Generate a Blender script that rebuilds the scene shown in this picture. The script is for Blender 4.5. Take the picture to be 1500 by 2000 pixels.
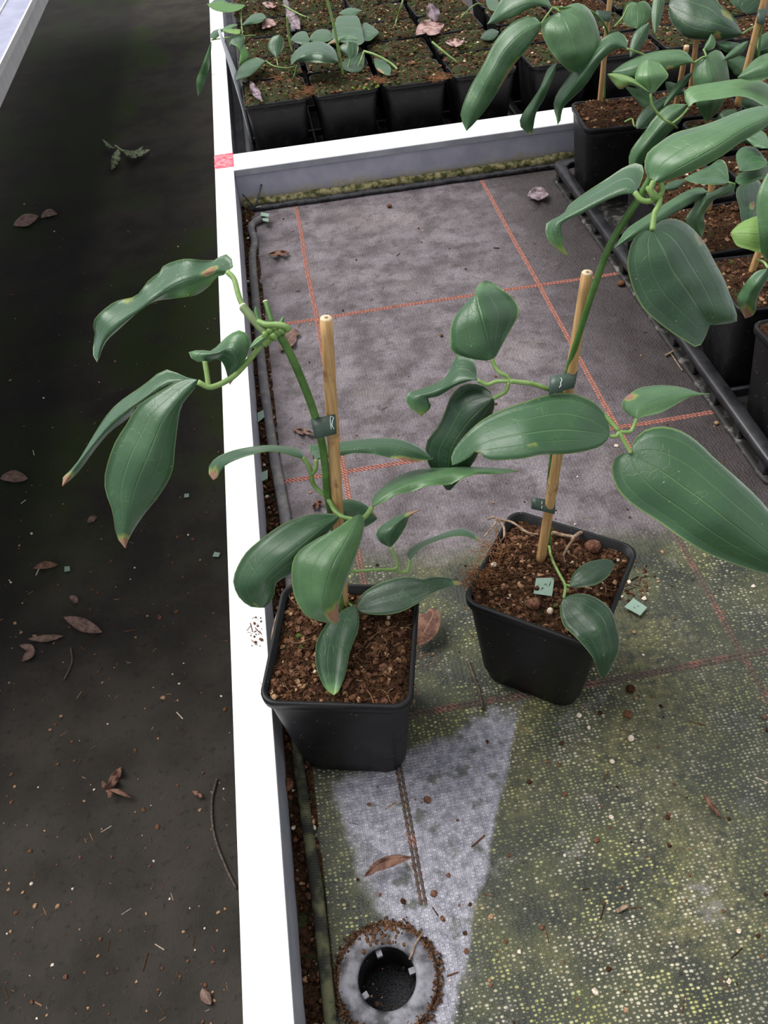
import bpy, bmesh, math, random
from mathutils import Vector, Matrix, noise

for o in list(bpy.data.objects):
    bpy.data.objects.remove(o)
SC = bpy.context.scene
COL = SC.collection
random.seed(7)

# ------------------------------------------------------------------ camera
FPX = 1623.03
CAM = Vector((-0.011485, -0.290916, 0.501775))
RX = Vector((0.985155, -0.154875, -0.074056))
RU = Vector((0.162631, 0.703849, 0.691482))
RF = Vector((0.054970, 0.693261, -0.718587))
cd = bpy.data.cameras.new('camera')
cd.sensor_fit = 'VERTICAL'
cd.sensor_height = 24.0
cd.lens = 24.0 * FPX / 2000.0
cd.clip_start = 0.01
cam = bpy.data.objects.new('camera', cd)
COL.objects.link(cam)
cam.matrix_world = Matrix(((RX.x, RU.x, -RF.x, CAM.x), (RX.y, RU.y, -RF.y, CAM.y), (RX.z, RU.z, -RF.z, CAM.z), (0, 0, 0, 1)))
SC.camera = cam

# ------------------------------------------------------------------ world: overcast daylight through greenhouse glass
W = bpy.data.worlds.new('overcast_sky')
SC.world = W
W.use_nodes = True
wn = W.node_tree
wn.nodes.clear()
wo = wn.nodes.new('ShaderNodeOutputWorld')
wb = wn.nodes.new('ShaderNodeBackground')
wt = wn.nodes.new('ShaderNodeTexCoord')
ws = wn.nodes.new('ShaderNodeSeparateXYZ')
wr = wn.nodes.new('ShaderNodeMapRange')
wr.inputs[1].default_value = -0.05
wr.inputs[2].default_value = 0.9
wr.inputs[3].default_value = 0.0
wr.inputs[4].default_value = 1.0
wm = wn.nodes.new('ShaderNodeMix')
wm.data_type = 'RGBA'
wm.inputs[6].default_value = (0.62, 0.65, 0.68, 1)
wm.inputs[7].default_value = (1.0, 1.005, 1.03, 1)
wn.links.new(wt.outputs['Generated'], ws.inputs[0])
wn.links.new(ws.outputs[2], wr.inputs[0])
wn.links.new(wr.outputs[0], wm.inputs[0])
wn.links.new(wm.outputs[2], wb.inputs[0])
wb.inputs[1].default_value = 0.88
wn.links.new(wb.outputs[0], wo.inputs[0])

sd = bpy.data.lights.new('soft_sun', 'SUN')
sd.energy = 3.9
sd.angle = math.radians(42)
sd.color = (1.0, 0.985, 0.96)
sun = bpy.data.objects.new('soft_sun', sd)
COL.objects.link(sun)
sun.rotation_euler = (math.radians(-18), math.radians(-30), 0)   # high, from the open aisle side on the left

SC.view_settings.view_transform = 'Standard'
SC.view_settings.look = 'None'
SC.view_settings.exposure = 0.0
SC.view_settings.gamma = 1.0
SC.view_settings.use_curve_mapping = False

# ------------------------------------------------------------------ helpers: geometry
def ray(x, y):
    return RX * ((x - 750.0) / FPX) + RU * (-(y - 1000.0) / FPX) + RF

def PD(x, y, d):
    return CAM + ray(x, y) * d

def PZ(x, y, z):
    r = ray(x, y)
    return CAM + r * ((z - CAM.z) / r.z)

def PY(x, y, Y):
    r = ray(x, y)
    return CAM + r * ((Y - CAM.y) / r.y)

def depth(p):
    return (p - CAM).dot(RF)

def PT(x, y, k, v):
    return PD(x, y, v) if k == 'D' else PZ(x, y, v) if k == 'Z' else PY(x, y, v)

def link(name, me, mats, parent=None, loc=None, smooth=True):
    o = bpy.data.objects.new(name, me)
    COL.objects.link(o)
    if mats and not me.materials:
        for m in (mats if isinstance(mats, (list, tuple)) else [mats]):
            me.materials.append(m)
    if parent is not None:
        o.parent = parent
    if loc is not None:
        o.location = loc
    if smooth:
        for p in me.polygons:
            p.use_smooth = True
    return o

def tag(o, label=None, cat=None, group=None, kind=None):
    if label: o['label'] = label
    if cat: o['category'] = cat
    if group: o['group'] = group
    if kind: o['kind'] = kind
    return o

def thing(name, label, cat, loc, group=None, rz=0.0):
    o = bpy.data.objects.new(name, None)
    o.empty_display_size = 0.02
    COL.objects.link(o)
    o.location = loc
    o.rotation_euler = (0, 0, rz)
    return tag(o, label, cat, group)

class MB:
    """collects vertices, faces and material indices; one mesh object per build"""
    def __init__(s):
        s.v, s.f, s.m = [], [], []
    def add(s, vs, fs, mi=0):
        b = len(s.v)
        s.v += [tuple(v) for v in vs]
        s.f += [tuple(i + b for i in f) for f in fs]
        s.m += [mi] * len(fs)
    def box(s, x0, x1, y0, y1, z0, z1, mi=0):
        vs = [(x, y, z) for z in (z0, z1) for y in (y0, y1) for x in (x0, x1)]
        s.add(vs, [(0, 2, 3, 1), (4, 5, 7, 6), (0, 1, 5, 4), (2, 6, 7, 3), (0, 4, 6, 2), (1, 3, 7, 5)], mi)
    def tube(s, pts, rs, n=8, mi=0, cap=True, squash=1.0, jag=0.0):
        pts = [Vector(p) for p in pts]
        if not isinstance(rs, (list, tuple)):
            rs = [rs] * len(pts)
        rings = []
        t0 = (pts[1] - pts[0]).normalized()
        a = Vector((0, 0, 1)) if abs(t0.z) < 0.9 else Vector((1, 0, 0))
        nrm = (a - t0 * a.dot(t0)).normalized()
        for i, p in enumerate(pts):
            t = (pts[min(i + 1, len(pts) - 1)] - pts[max(i - 1, 0)])
            t = t.normalized() if t.length > 1e-9 else t0
            nrm = (nrm - t * nrm.dot(t))
            nrm = nrm.normalized() if nrm.length > 1e-6 else t.orthogonal().normalized()
            b = t.cross(nrm)
            rings.append([p + nrm * (math.cos(2 * math.pi * k / n) * rs[i] * squash * (1 + random.uniform(-jag, jag))) + b * (math.sin(2 * math.pi * k / n) * rs[i] * (1 + random.uniform(-jag, jag))) for k in range(n)])
        vs = [v for r in rings for v in r]
        fs = []
        for i in range(len(rings) - 1):
            for k in range(n):
                fs.append((i * n + k, i * n + (k + 1) % n, (i + 1) * n + (k + 1) % n, (i + 1) * n + k))
        if cap:
            fs.append(tuple(range(n - 1, -1, -1)))
            fs.append(tuple((len(rings) - 1) * n + k for k in range(n)))
        s.add(vs, fs, mi)
    def chunk(s, c, r, mi=0, flat=1.0, jit=0.35):
        ph = (1 + 5 ** 0.5) / 2
        base = [(-1, ph, 0), (1, ph, 0), (-1, -ph, 0), (1, -ph, 0), (0, -1, ph), (0, 1, ph), (0, -1, -ph), (0, 1, -ph), (ph, 0, -1), (ph, 0, 1), (-ph, 0, -1), (-ph, 0, 1)]
        q = Matrix.Rotation(random.uniform(0, 6.28), 3, 'Z')
        vs = []
        for b in base:
            v = (q @ Vector(b)).normalized() * r * random.uniform(1 - jit, 1 + jit)
            vs.append((c[0] + v.x, c[1] + v.y, c[2] + v.z * flat))
        fs = [(0, 11, 5), (0, 5, 1), (0, 1, 7), (0, 7, 10), (0, 10, 11), (1, 5, 9), (5, 11, 4), (11, 10, 2), (10, 7, 6), (7, 1, 8), (3, 9, 4), (3, 4, 2), (3, 2, 6), (3, 6, 8), (3, 8, 9), (4, 9, 5), (2, 4, 11), (6, 2, 10), (8, 6, 7), (9, 8, 1)]
        s.add(vs, fs, mi)
    def mesh(s, name, off=None):
        me = bpy.data.meshes.new(name)
        v = s.v
        if off is not None:
            v = [(a[0] - off[0], a[1] - off[1], a[2] - off[2]) for a in v]
        me.from_pydata(v, [], s.f)
        me.polygons.foreach_set('material_index', s.m)
        me.update()
        return me
    def build(s, name, mats, parent=None, loc=None, smooth=True, off=None):
        me = s.mesh(name, off)
        return link(name, me, mats, parent, loc, smooth)

def bevel(o, w, n=2):
    m = o.modifiers.new('bevel', 'BEVEL')
    m.width = w
    m.segments = n
    m.limit_method = 'ANGLE'
    return o

def cr(pts, n):
    """Catmull-Rom through pts, resampled to n points by chord length"""
    k = len(pts[0])
    if len(pts) == 2:
        pts = [pts[0], tuple((pts[0][i] + pts[1][i]) / 2 for i in range(k)), pts[1]]
    P = [tuple(2 * pts[0][i] - pts[1][i] for i in range(k))] + [tuple(p) for p in pts] + [tuple(2 * pts[-1][i] - pts[-2][i] for i in range(k))]
    out = []
    for j in range(1, len(P) - 2):
        for s in range(10):
            t = s / 10.0
            a, b, c, d = P[j - 1], P[j], P[j + 1], P[j + 2]
            out.append(tuple(0.5 * (2 * b[i] + (c[i] - a[i]) * t + (2 * a[i] - 5 * b[i] + 4 * c[i] - d[i]) * t * t + (3 * b[i] - a[i] - 3 * c[i] + d[i]) * t ** 3) for i in range(k)))
    out.append(tuple(pts[-1]))
    acc = [0.0]
    for a, b in zip(out, out[1:]):
        acc.append(acc[-1] + math.dist(a, b))
    L = acc[-1] or 1e-9
    res, j = [], 0
    for i in range(n):
        s = L * i / (n - 1)
        while j < len(acc) - 2 and acc[j + 1] < s:
            j += 1
        u = (s - acc[j]) / max(acc[j + 1] - acc[j], 1e-12)
        u = min(max(u, 0), 1)
        res.append(tuple(out[j][q] * (1 - u) + out[j + 1][q] * u for q in range(k)))
    return res

def lerpl(vals, t):
    if not isinstance(vals, (list, tuple)):
        return vals
    x = t * (len(vals) - 1)
    i = min(int(x), len(vals) - 2)
    u = x - i
    u = u * u * (3 - 2 * u) * 0.5 + u * 0.5
    return vals[i] * (1 - u) + vals[i + 1] * u

def sst(a, b, x):
    t = min(max((x - a) / (b - a), 0), 1)
    return t * t * (3 - 2 * t)

# ------------------------------------------------------------------ helpers: materials
class NG:
    def __init__(s, name):
        s.mat = bpy.data.materials.new(name)
        s.mat.use_nodes = True
        s.t = s.mat.node_tree
        s.t.nodes.clear()
        s.out = s.t.nodes.new('ShaderNodeOutputMaterial')
        s.b = s.t.nodes.new('ShaderNodeBsdfPrincipled')
        s.t.links.new(s.b.outputs[0], s.out.inputs[0])
    def put(s, sock, v):
        if v is None:
            return
        if hasattr(v, 'links'):
            s.t.links.new(v, sock)
        elif isinstance(v, (tuple, list)):
            sock.default_value = tuple(v) + ((1.0,) if len(v) == 3 and len(sock.default_value) == 4 else ())
        else:
            sock.default_value = v
    def math(s, op, a, b=None, c=None, clamp=False):
        n = s.t.nodes.new('ShaderNodeMath')
        n.operation = op
        n.use_clamp = clamp
        for i, v in enumerate((a, b, c)):
            s.put(n.inputs[i], v)
        return n.outputs[0]
    def mix(s, f, a, b, mode='MIX'):
        n = s.t.nodes.new('ShaderNodeMix')
        n.data_type = 'RGBA'
        n.blend_type = mode
        s.put(n.inputs[0], f)
        s.put(n.inputs[6], a)
        s.put(n.inputs[7], b)
        return n.outputs[2]
    def ss(s, x, lo, hi, a=0.0, b=1.0):
        n = s.t.nodes.new('ShaderNodeMapRange')
        n.interpolation_type = 'SMOOTHSTEP'
        s.put(n.inputs[0], x)
        for i, v in ((1, lo), (2, hi), (3, a), (4, b)):
            n.inputs[i].default_value = v
        return n.outputs[0]
    def coord(s, k='Object'):
        return s.t.nodes.new('ShaderNodeTexCoord').outputs[k]
    def xyz(s, v):
        n = s.t.nodes.new('ShaderNodeSeparateXYZ')
        s.put(n.inputs[0], v)
        return n.outputs[0], n.outputs[1], n.outputs[2]
    def noise(s, vec, scale, detail=3.0, rough=0.55):
        n = s.t.nodes.new('ShaderNodeTexNoise')
        s.put(n.inputs['Vector'], vec)
        n.inputs['Scale'].default_value = scale
        n.inputs['Detail'].default_value = detail
        n.inputs['Roughness'].default_value = rough
        return n.outputs[0]
    def voro(s, vec, scale, feature='F1', out=0, rand=1.0):
        n = s.t.nodes.new('ShaderNodeTexVoronoi')
        n.feature = feature
        s.put(n.inputs['Vector'], vec)
        n.inputs['Scale'].default_value = scale
        n.inputs['Randomness'].default_value = rand
        return n.outputs[out]
    def attr(s, name):
        n = s.t.nodes.new('ShaderNodeAttribute')
        n.attribute_name = name
        return n.outputs['Fac']
    def rnd(s):
        return s.t.nodes.new('ShaderNodeObjectInfo').outputs['Random']
    def bump(s, h, dist=0.001, strength=1.0):
        n = s.t.nodes.new('ShaderNodeBump')
        n.inputs['Distance'].default_value = dist
        n.inputs['Strength'].default_value = strength
        s.put(n.inputs['Height'], h)
        s.t.links.new(n.outputs[0], s.b.inputs['Normal'])
    def set(s, color=None, rough=None, metal=None, spec=None, coat=None):
        s.put(s.b.inputs['Base Color'], color)
        s.put(s.b.inputs['Roughness'], rough)
        s.put(s.b.inputs['Metallic'], metal)
        s.put(s.b.inputs['Specular IOR Level'], spec)
        s.put(s.b.inputs['Coat Weight'], coat)
        return s.mat

def simple(name, c1, c2, scale=200, rough=0.6, spec=0.4, metal=0.0, bump=0.0, lo=0.35, hi=0.65):
    g = NG(name)
    n = g.noise(g.coord(), scale, 4)
    if bump:
        g.bump(n, bump)
    return g.set(g.mix(g.ss(n, lo, hi), c1, c2), rough, metal, spec)

# ------------------------------------------------------------------ materials
def mat_leaf(name, under=False):
    g = NG(name)
    co = g.coord()
    u, v, _ = g.xyz(g.coord('UV'))
    au = g.math('ABSOLUTE', u)
    tone = g.attr('tone')
    dry = g.attr('dry')
    n1 = g.noise(co, 90, 3)
    n2 = g.noise(co, 420, 3)
    t = g.math('ADD', tone, g.math('MULTIPLY', g.math('SUBTRACT', n1, 0.5), 0.22))
    if under:
        dark, mid, light, yel = (0.045, 0.11, 0.035), (0.085, 0.19, 0.055), (0.17, 0.29, 0.075), (0.33, 0.42, 0.10)
    else:
        dark, mid, light, yel = (0.009, 0.038, 0.013), (0.028, 0.086, 0.031), (0.090, 0.200, 0.068), (0.27, 0.38, 0.06)
    c = g.mix(g.ss(t, 0.0, 0.35), dark, mid)
    c = g.mix(g.ss(t, 0.35, 0.7), c, light)
    c = g.mix(g.ss(t, 0.7, 1.1), c, yel)
    # veins: midrib, two arching laterals, faint outer pair, fine net
    fade = g.ss(v, 0.55, 1.0, 1.0, 0.1)
    m0 = g.ss(au, 0.012, 0.04, 1.0, 0.0)
    l1 = g.math('MULTIPLY', g.ss(g.math('ABSOLUTE', g.math('SUBTRACT', au, 0.44)), 0.008, 0.028, 1.0, 0.0), fade)
    l2 = g.math('MULTIPLY', g.ss(g.math('ABSOLUTE', g.math('SUBTRACT', au, 0.80)), 0.006, 0.02, 0.45, 0.0), fade)
    net = g.math('MULTIPLY', g.ss(g.voro(co, 210, 'DISTANCE_TO_EDGE'), 0.0, 0.06, 0.30, 0.0), g.ss(n1, 0.42, 0.62))
    ve = g.math('MAXIMUM', g.math('MAXIMUM', g.math('MULTIPLY', m0, 0.8), g.math('MULTIPLY', l1, 0.6)), g.math('MAXIMUM', l2, net))
    vc = g.mix(0.55, c, (0.16, 0.30, 0.10))
    c = g.mix(g.math('MULTIPLY', ve, 0.55), c, vc)
    # pale margin
    mg = g.ss(au, 0.945, 0.985)
    c = g.mix(g.math('MULTIPLY', mg, 0.62), c, (0.20, 0.31, 0.085))
    # small pale specks
    sp = g.ss(g.voro(co, 130, 'F1'), 0.035, 0.06, 1.0, 0.0)
    c = g.mix(g.math('MULTIPLY', sp, 0.5), c, (0.35, 0.42, 0.30))
    # dry brown parts with a yellow fringe
    dn = g.math('ADD', dry, g.math('MULTIPLY', g.math('SUBTRACT', g.noise(co, 160, 3), 0.5), 0.45))
    dn = g.math('MULTIPLY', dn, g.math('GREATER_THAN', dry, 0.02))
    c = g.mix(g.math('MULTIPLY', g.ss(dn, 0.15, 0.45), 0.85), c, (0.22, 0.26, 0.05))
    br = g.mix(n2, (0.16, 0.065, 0.03), (0.36, 0.20, 0.12))
    c = g.mix(g.ss(dn, 0.45, 0.6), c, br)
    h = g.math('ADD', g.math('MULTIPLY', g.math('MAXIMUM', m0, g.math('MULTIPLY', l1, 0.6)), 1.0 if under else -1.0), g.math('ADD', g.math('MULTIPLY', net, -0.6), g.math('MULTIPLY', n1, 0.8)))
    g.bump(h, 0.0006, 0.7)
    r = g.math('ADD', 0.41 if not under else 0.55, g.math('MULTIPLY', g.ss(dn, 0.4, 0.6), 0.35))
    g.b.inputs['Subsurface Weight'].default_value = 0.0
    g.b.inputs['Sheen Weight'].default_value = 0.0 if under else 0.22
    g.b.inputs['Sheen Roughness'].default_value = 0.35
    g.b.inputs['Sheen Tint'].default_value = (0.85, 0.95, 1.0, 1)
    return g.set(c, r, 0, 0.6 if not under else 0.3)

LEAF_TOP = mat_leaf('leaf_upper_side')
LEAF_UND = mat_leaf('leaf_under_side', True)
def mat_rim():
    g = NG('leaf_margin')
    dry = g.attr('dry')
    return g.set(g.mix(g.ss(dry, 0.4, 0.6), (0.13, 0.23, 0.06), (0.2, 0.09, 0.04)), 0.5)
LEAF_RIM = mat_rim()
LEAF = [LEAF_TOP, LEAF_UND, LEAF_RIM]

STEM = simple('green_stem', (0.15, 0.26, 0.065), (0.24, 0.36, 0.12), 120, 0.45, 0.4)
STEM_DK = simple('dark_green_stem', (0.055, 0.135, 0.025), (0.10, 0.205, 0.05), 90, 0.42, 0.4)
STEM_CUT = simple('cut_stem_end', (0.62, 0.58, 0.42), (0.75, 0.72, 0.58), 300)

def mat_cane():
    g = NG('bamboo_cane')
    co = g.coord()
    x, y, z = g.xyz(co)
    mp = g.t.nodes.new('ShaderNodeMapping')
    g.put(mp.inputs[0], co)
    mp.inputs['Scale'].default_value = (900, 900, 35)
    n = g.noise(mp.outputs[0], 1.0, 3)
    n2 = g.noise(co, 60, 3)
    c = g.mix(g.ss(n, 0.3, 0.7), (0.42, 0.23, 0.085), (0.60, 0.38, 0.175))
    c = g.mix(g.ss(n2, 0.6, 0.72), c, (0.25, 0.12, 0.05))
    g.bump(n, 0.0003)
    return g.set(c, 0.5, 0, 0.4)
CANE = mat_cane()
CANE_END = simple('cane_cut_end', (0.62, 0.47, 0.30), (0.72, 0.60, 0.44), 900, 0.8)
CANE_HOLE = simple('cane_pith', (0.25, 0.13, 0.06), (0.4, 0.24, 0.12), 900, 0.9)

def mat_pot():
    g = NG('black_pot_plastic')
    co = g.coord()
    n = g.noise(co, 45, 4)
    sp = g.ss(g.voro(co, 300, 'F1'), 0.10, 0.18, 1.0, 0.0)
    gate = g.ss(g.noise(co, 85, 2), 0.52, 0.62)
    c = g.mix(g.ss(n, 0.4, 0.75), (0.0050, 0.0050, 0.0062), (0.0105, 0.010, 0.0112))
    mp = g.t.nodes.new('ShaderNodeMapping')
    g.put(mp.inputs[0], co)
    mp.inputs['Scale'].default_value = (60, 60, 500)
    st = g.ss(g.noise(mp.outputs[0], 1.0, 4, 0.7), 0.66, 0.76)
    c = g.mix(g.math('MULTIPLY', st, 0.35), c, (0.09, 0.09, 0.09))
    c = g.mix(g.math('MULTIPLY', g.math('MULTIPLY', sp, gate), 0.8), c, (0.22, 0.17, 0.12))
    return g.set(c, g.ss(n, 0.3, 0.8, 0.40, 0.58), 0, 0.30)
POT = mat_pot()
TRAY = simple('black_tray_plastic', (0.012, 0.012, 0.015), (0.028, 0.027, 0.030), 60, 0.33, 0.5)
TRAY_DIRT = simple('dirty_tray_plastic', (0.02, 0.019, 0.018), (0.16, 0.15, 0.14), 90, 0.6, 0.3, lo=0.5, hi=0.75)

def mat_soil(name, moss, pale=0.0):
    g = NG(name)
    co = g.coord()
    geo = g.t.nodes.new('ShaderNodeNewGeometry').outputs['Position']
    n1 = g.noise(geo, 55, 4)
    n2 = g.noise(geo, 420, 4, 0.7)
    n3 = g.noise(geo, 1500, 3, 0.6)
    c = g.mix(g.ss(n2, 0.36, 0.66), (0.014, 0.007, 0.004), (0.105, 0.050, 0.025))
    c = g.mix(g.math('MULTIPLY', g.ss(n3, 0.58, 0.72), 0.6), c, (0.26, 0.14, 0.075))
    mm = g.math('MULTIPLY', g.ss(n1, 0.62 - moss * 0.3, 0.74 - moss * 0.3), g.ss(n2, 0.3, 0.5))
    mossc = g.mix(n3, (0.022, 0.030, 0.016), (0.085, 0.105, 0.042))
    c = g.mix(g.math('MULTIPLY', mm, 0.9), c, mossc)
    n4 = g.noise(geo, 30, 2)
    c = g.mix(g.math('MULTIPLY', g.ss(n4, 0.6, 0.72), g.math('MULTIPLY', g.ss(n3, 0.45, 0.6), pale)), c, (0.22, 0.30, 0.16))
    g.bump(g.math('ADD', n2, g.math('MULTIPLY', n3, 0.5)), 0.0025, 1.0)
    return g.set(c, 0.95, 0, 0.12)
SOIL = mat_soil('peat_soil', 0.15)
SOIL_MOSS = mat_soil('mossy_peat_soil', 0.95, 0.8)
CR_DK = simple('dark_peat_crumb', (0.018, 0.009, 0.005), (0.07, 0.032, 0.016), 900, 0.95, 0.1)
CR_MD = simple('brown_peat_crumb', (0.07, 0.032, 0.017), (0.17, 0.085, 0.045), 900, 0.95, 0.1)
CR_LT = simple('tan_fibre_crumb', (0.24, 0.12, 0.06), (0.42, 0.27, 0.16), 900, 0.9, 0.1)
CR_WH = simple('pale_perlite_grain', (0.50, 0.38, 0.28), (0.70, 0.62, 0.52), 500, 0.8, 0.2)
CR_RED = simple('reddish_bark_chunk', (0.075, 0.032, 0.020), (0.20, 0.095, 0.060), 500, 0.9, 0.15, bump=0.001)
CR_GRN = simple('green_moss_tuft', (0.035, 0.055, 0.014), (0.10, 0.15, 0.03), 700, 0.95, 0.1)
CRUMB = [CR_DK, CR_MD, CR_LT, CR_WH, CR_RED, CR_GRN]
MOSS_LT = simple('bright_moss', (0.08, 0.14, 0.02), (0.20, 0.32, 0.04), 700, 0.95, 0.1)
COIR = simple('coir_fibre', (0.16, 0.065, 0.028), (0.36, 0.17, 0.08), 400, 0.8, 0.2)
ROOT = simple('dry_root', (0.16, 0.10, 0.065), (0.36, 0.26, 0.18), 300, 0.85, 0.15)
TWIG = simple('dark_twig', (0.05, 0.04, 0.033), (0.12, 0.095, 0.075), 300, 0.8, 0.2)

def mat_dead(name, a, b):
    g = NG(name)
    co = g.coord()
    u, v, _ = g.xyz(g.coord('UV'))
    n = g.noise(co, 110, 4)
    n2 = g.noise(co, 600, 3)
    c = g.mix(g.ss(n, 0.35, 0.65), a, b)
    c = g.mix(g.math('MULTIPLY', g.ss(n2, 0.55, 0.7), 0.5), c, tuple(min(1, x * 1.5) for x in b))
    vein = g.ss(g.math('ABSOLUTE', u), 0.02, 0.07, 1.0, 0.0)
    c = g.mix(g.math('MULTIPLY', vein, 0.6), c, tuple(min(1, x * 1.7) for x in b))
    g.bump(g.math('ADD', n, n2), 0.001, 0.8)
    return g.set(c, 0.7, 0, 0.25)
DEAD = mat_dead('dead_leaf_brown', (0.085, 0.04, 0.028), (0.20, 0.105, 0.072))
DEAD_DK = mat_dead('dead_leaf_dark', (0.10, 0.06, 0.048), (0.20, 0.125, 0.10))
DEAD_PK = mat_dead('dead_leaf_pinkish', (0.22, 0.12, 0.105), (0.42, 0.28, 0.26))
DEAD_PU = mat_dead('dead_leaf_purplish', (0.11, 0.075, 0.085), (0.30, 0.23, 0.26))
DEAD_GR = mat_dead('withered_leaf_green', (0.12, 0.15, 0.075), (0.24, 0.28, 0.17))

def mat_chip():
    g = NG('green_label_plastic')
    n = g.noise(g.coord(), 300, 2)
    return g.set(g.mix(n, (0.19, 0.28, 0.22), (0.25, 0.35, 0.285)), 0.5, 0, 0.4)
CHIP = mat_chip()
TIE = simple('dark_green_tie_plastic', (0.034, 0.060, 0.044), (0.048, 0.080, 0.060), 150, 0.42, 0.45)
TIE_MARK = simple('white_tie_mark', (0.62, 0.72, 0.72), (0.75, 0.82, 0.82), 300, 0.5)
STAKE = simple('white_label_plastic', (0.66, 0.68, 0.74), (0.80, 0.81, 0.85), 80, 0.4)

def mat_alu(name, a, b, rough, dirt=0.0):
    g = NG(name)
    co = g.coord()
    n = g.noise(co, 26, 4)
    c = g.mix(g.ss(n, 0.35, 0.7), a, b)
    sp = g.ss(g.voro(co, 55, 'F1'), 0.03, 0.06, 1.0, 0.0)
    c = g.mix(g.math('MULTIPLY', sp, dirt), c, (0.16, 0.08, 0.06))
    return g.set(c, rough, 0.0, 0.5)
WHITE_RAIL = mat_alu('white_rail_paint', (0.90, 0.90, 0.905), (0.95, 0.95, 0.95), 0.45, 0.55)
RAIL_SIDE = mat_alu('dull_aluminium', (0.30, 0.31, 0.36), (0.40, 0.41, 0.46), 0.45)
def mat_web():
    g = NG('divider_grey_metal')
    co = g.coord()
    x, y, z = g.xyz(co)
    n = g.noise(co, 30, 4)
    n2 = g.noise(co, 160, 4)
    c = g.mix(g.ss(n, 0.3, 0.7), (0.36, 0.36, 0.45), (0.46, 0.46, 0.55))
    sp = g.ss(g.voro(co, 90, 'F1'), 0.06, 0.12, 1.0, 0.0)
    c = g.mix(g.math('MULTIPLY', sp, 0.45), c, (0.55, 0.55, 0.6))
    lim = g.ss(g.math('ADD', z, g.math('MULTIPLY', g.math('SUBTRACT', n, 0.5), -0.03)), 0.008, 0.018, 1.0, 0.0)
    c = g.mix(g.math('MULTIPLY', lim, g.ss(n2, 0.3, 0.6)), c, (0.42, 0.36, 0.26))
    return g.set(c, 0.4, 0.0, 0.5)
WEB = mat_web()
OLD_BENCH = mat_alu('lilac_grey_aluminium', (0.32, 0.33, 0.46), (0.40, 0.41, 0.54), 0.35)
OLD_BENCH_LT = mat_alu('bright_aluminium_edge', (0.62, 0.60, 0.60), (0.72, 0.70, 0.70), 0.4)
RED = simple('red_tape_plastic', (0.62, 0.06, 0.10), (0.85, 0.30, 0.34), 160, 0.5)
BEDBASE = simple('bench_bed_metal', (0.10, 0.10, 0.11), (0.16, 0.16, 0.17), 30, 0.6)
MOSSY = simple('mossy_crust', (0.055, 0.06, 0.02), (0.33, 0.29, 0.15), 130, 0.9, 0.2, bump=0.003)
WETBLACK = simple('black_wet_strip', (0.008, 0.008, 0.009), (0.04, 0.04, 0.045), 120, 0.22, 0.6, bump=0.001)
DRAIN_M = simple('weathered_black_plastic', (0.03, 0.029, 0.033), (0.20, 0.195, 0.22), 110, 0.5, 0.4, bump=0.0006)
DRAIN_IN = simple('dark_drain_plastic', (0.008, 0.008, 0.009), (0.03, 0.03, 0.032), 120, 0.4, 0.4)
FOAM = simple('dark_foam_grit', (0.012, 0.012, 0.014), (0.12, 0.12, 0.13), 1500, 0.9, 0.2, bump=0.001)
DIRT = mat_soil('gutter_dirt_soil', 0.30)
RUSTDIRT = simple('brown_dirt_ring_soil', (0.035, 0.02, 0.012), (0.15, 0.085, 0.05), 500, 0.95, 0.1, bump=0.002)

def weave(g, x, y, px, py):
    a = g.math('SINE', g.math('MULTIPLY', x, 2 * math.pi / px))
    b = g.math('SINE', g.math('MULTIPLY', y, 2 * math.pi / py))
    return g.math('MULTIPLY', a, b), a, b

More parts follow.
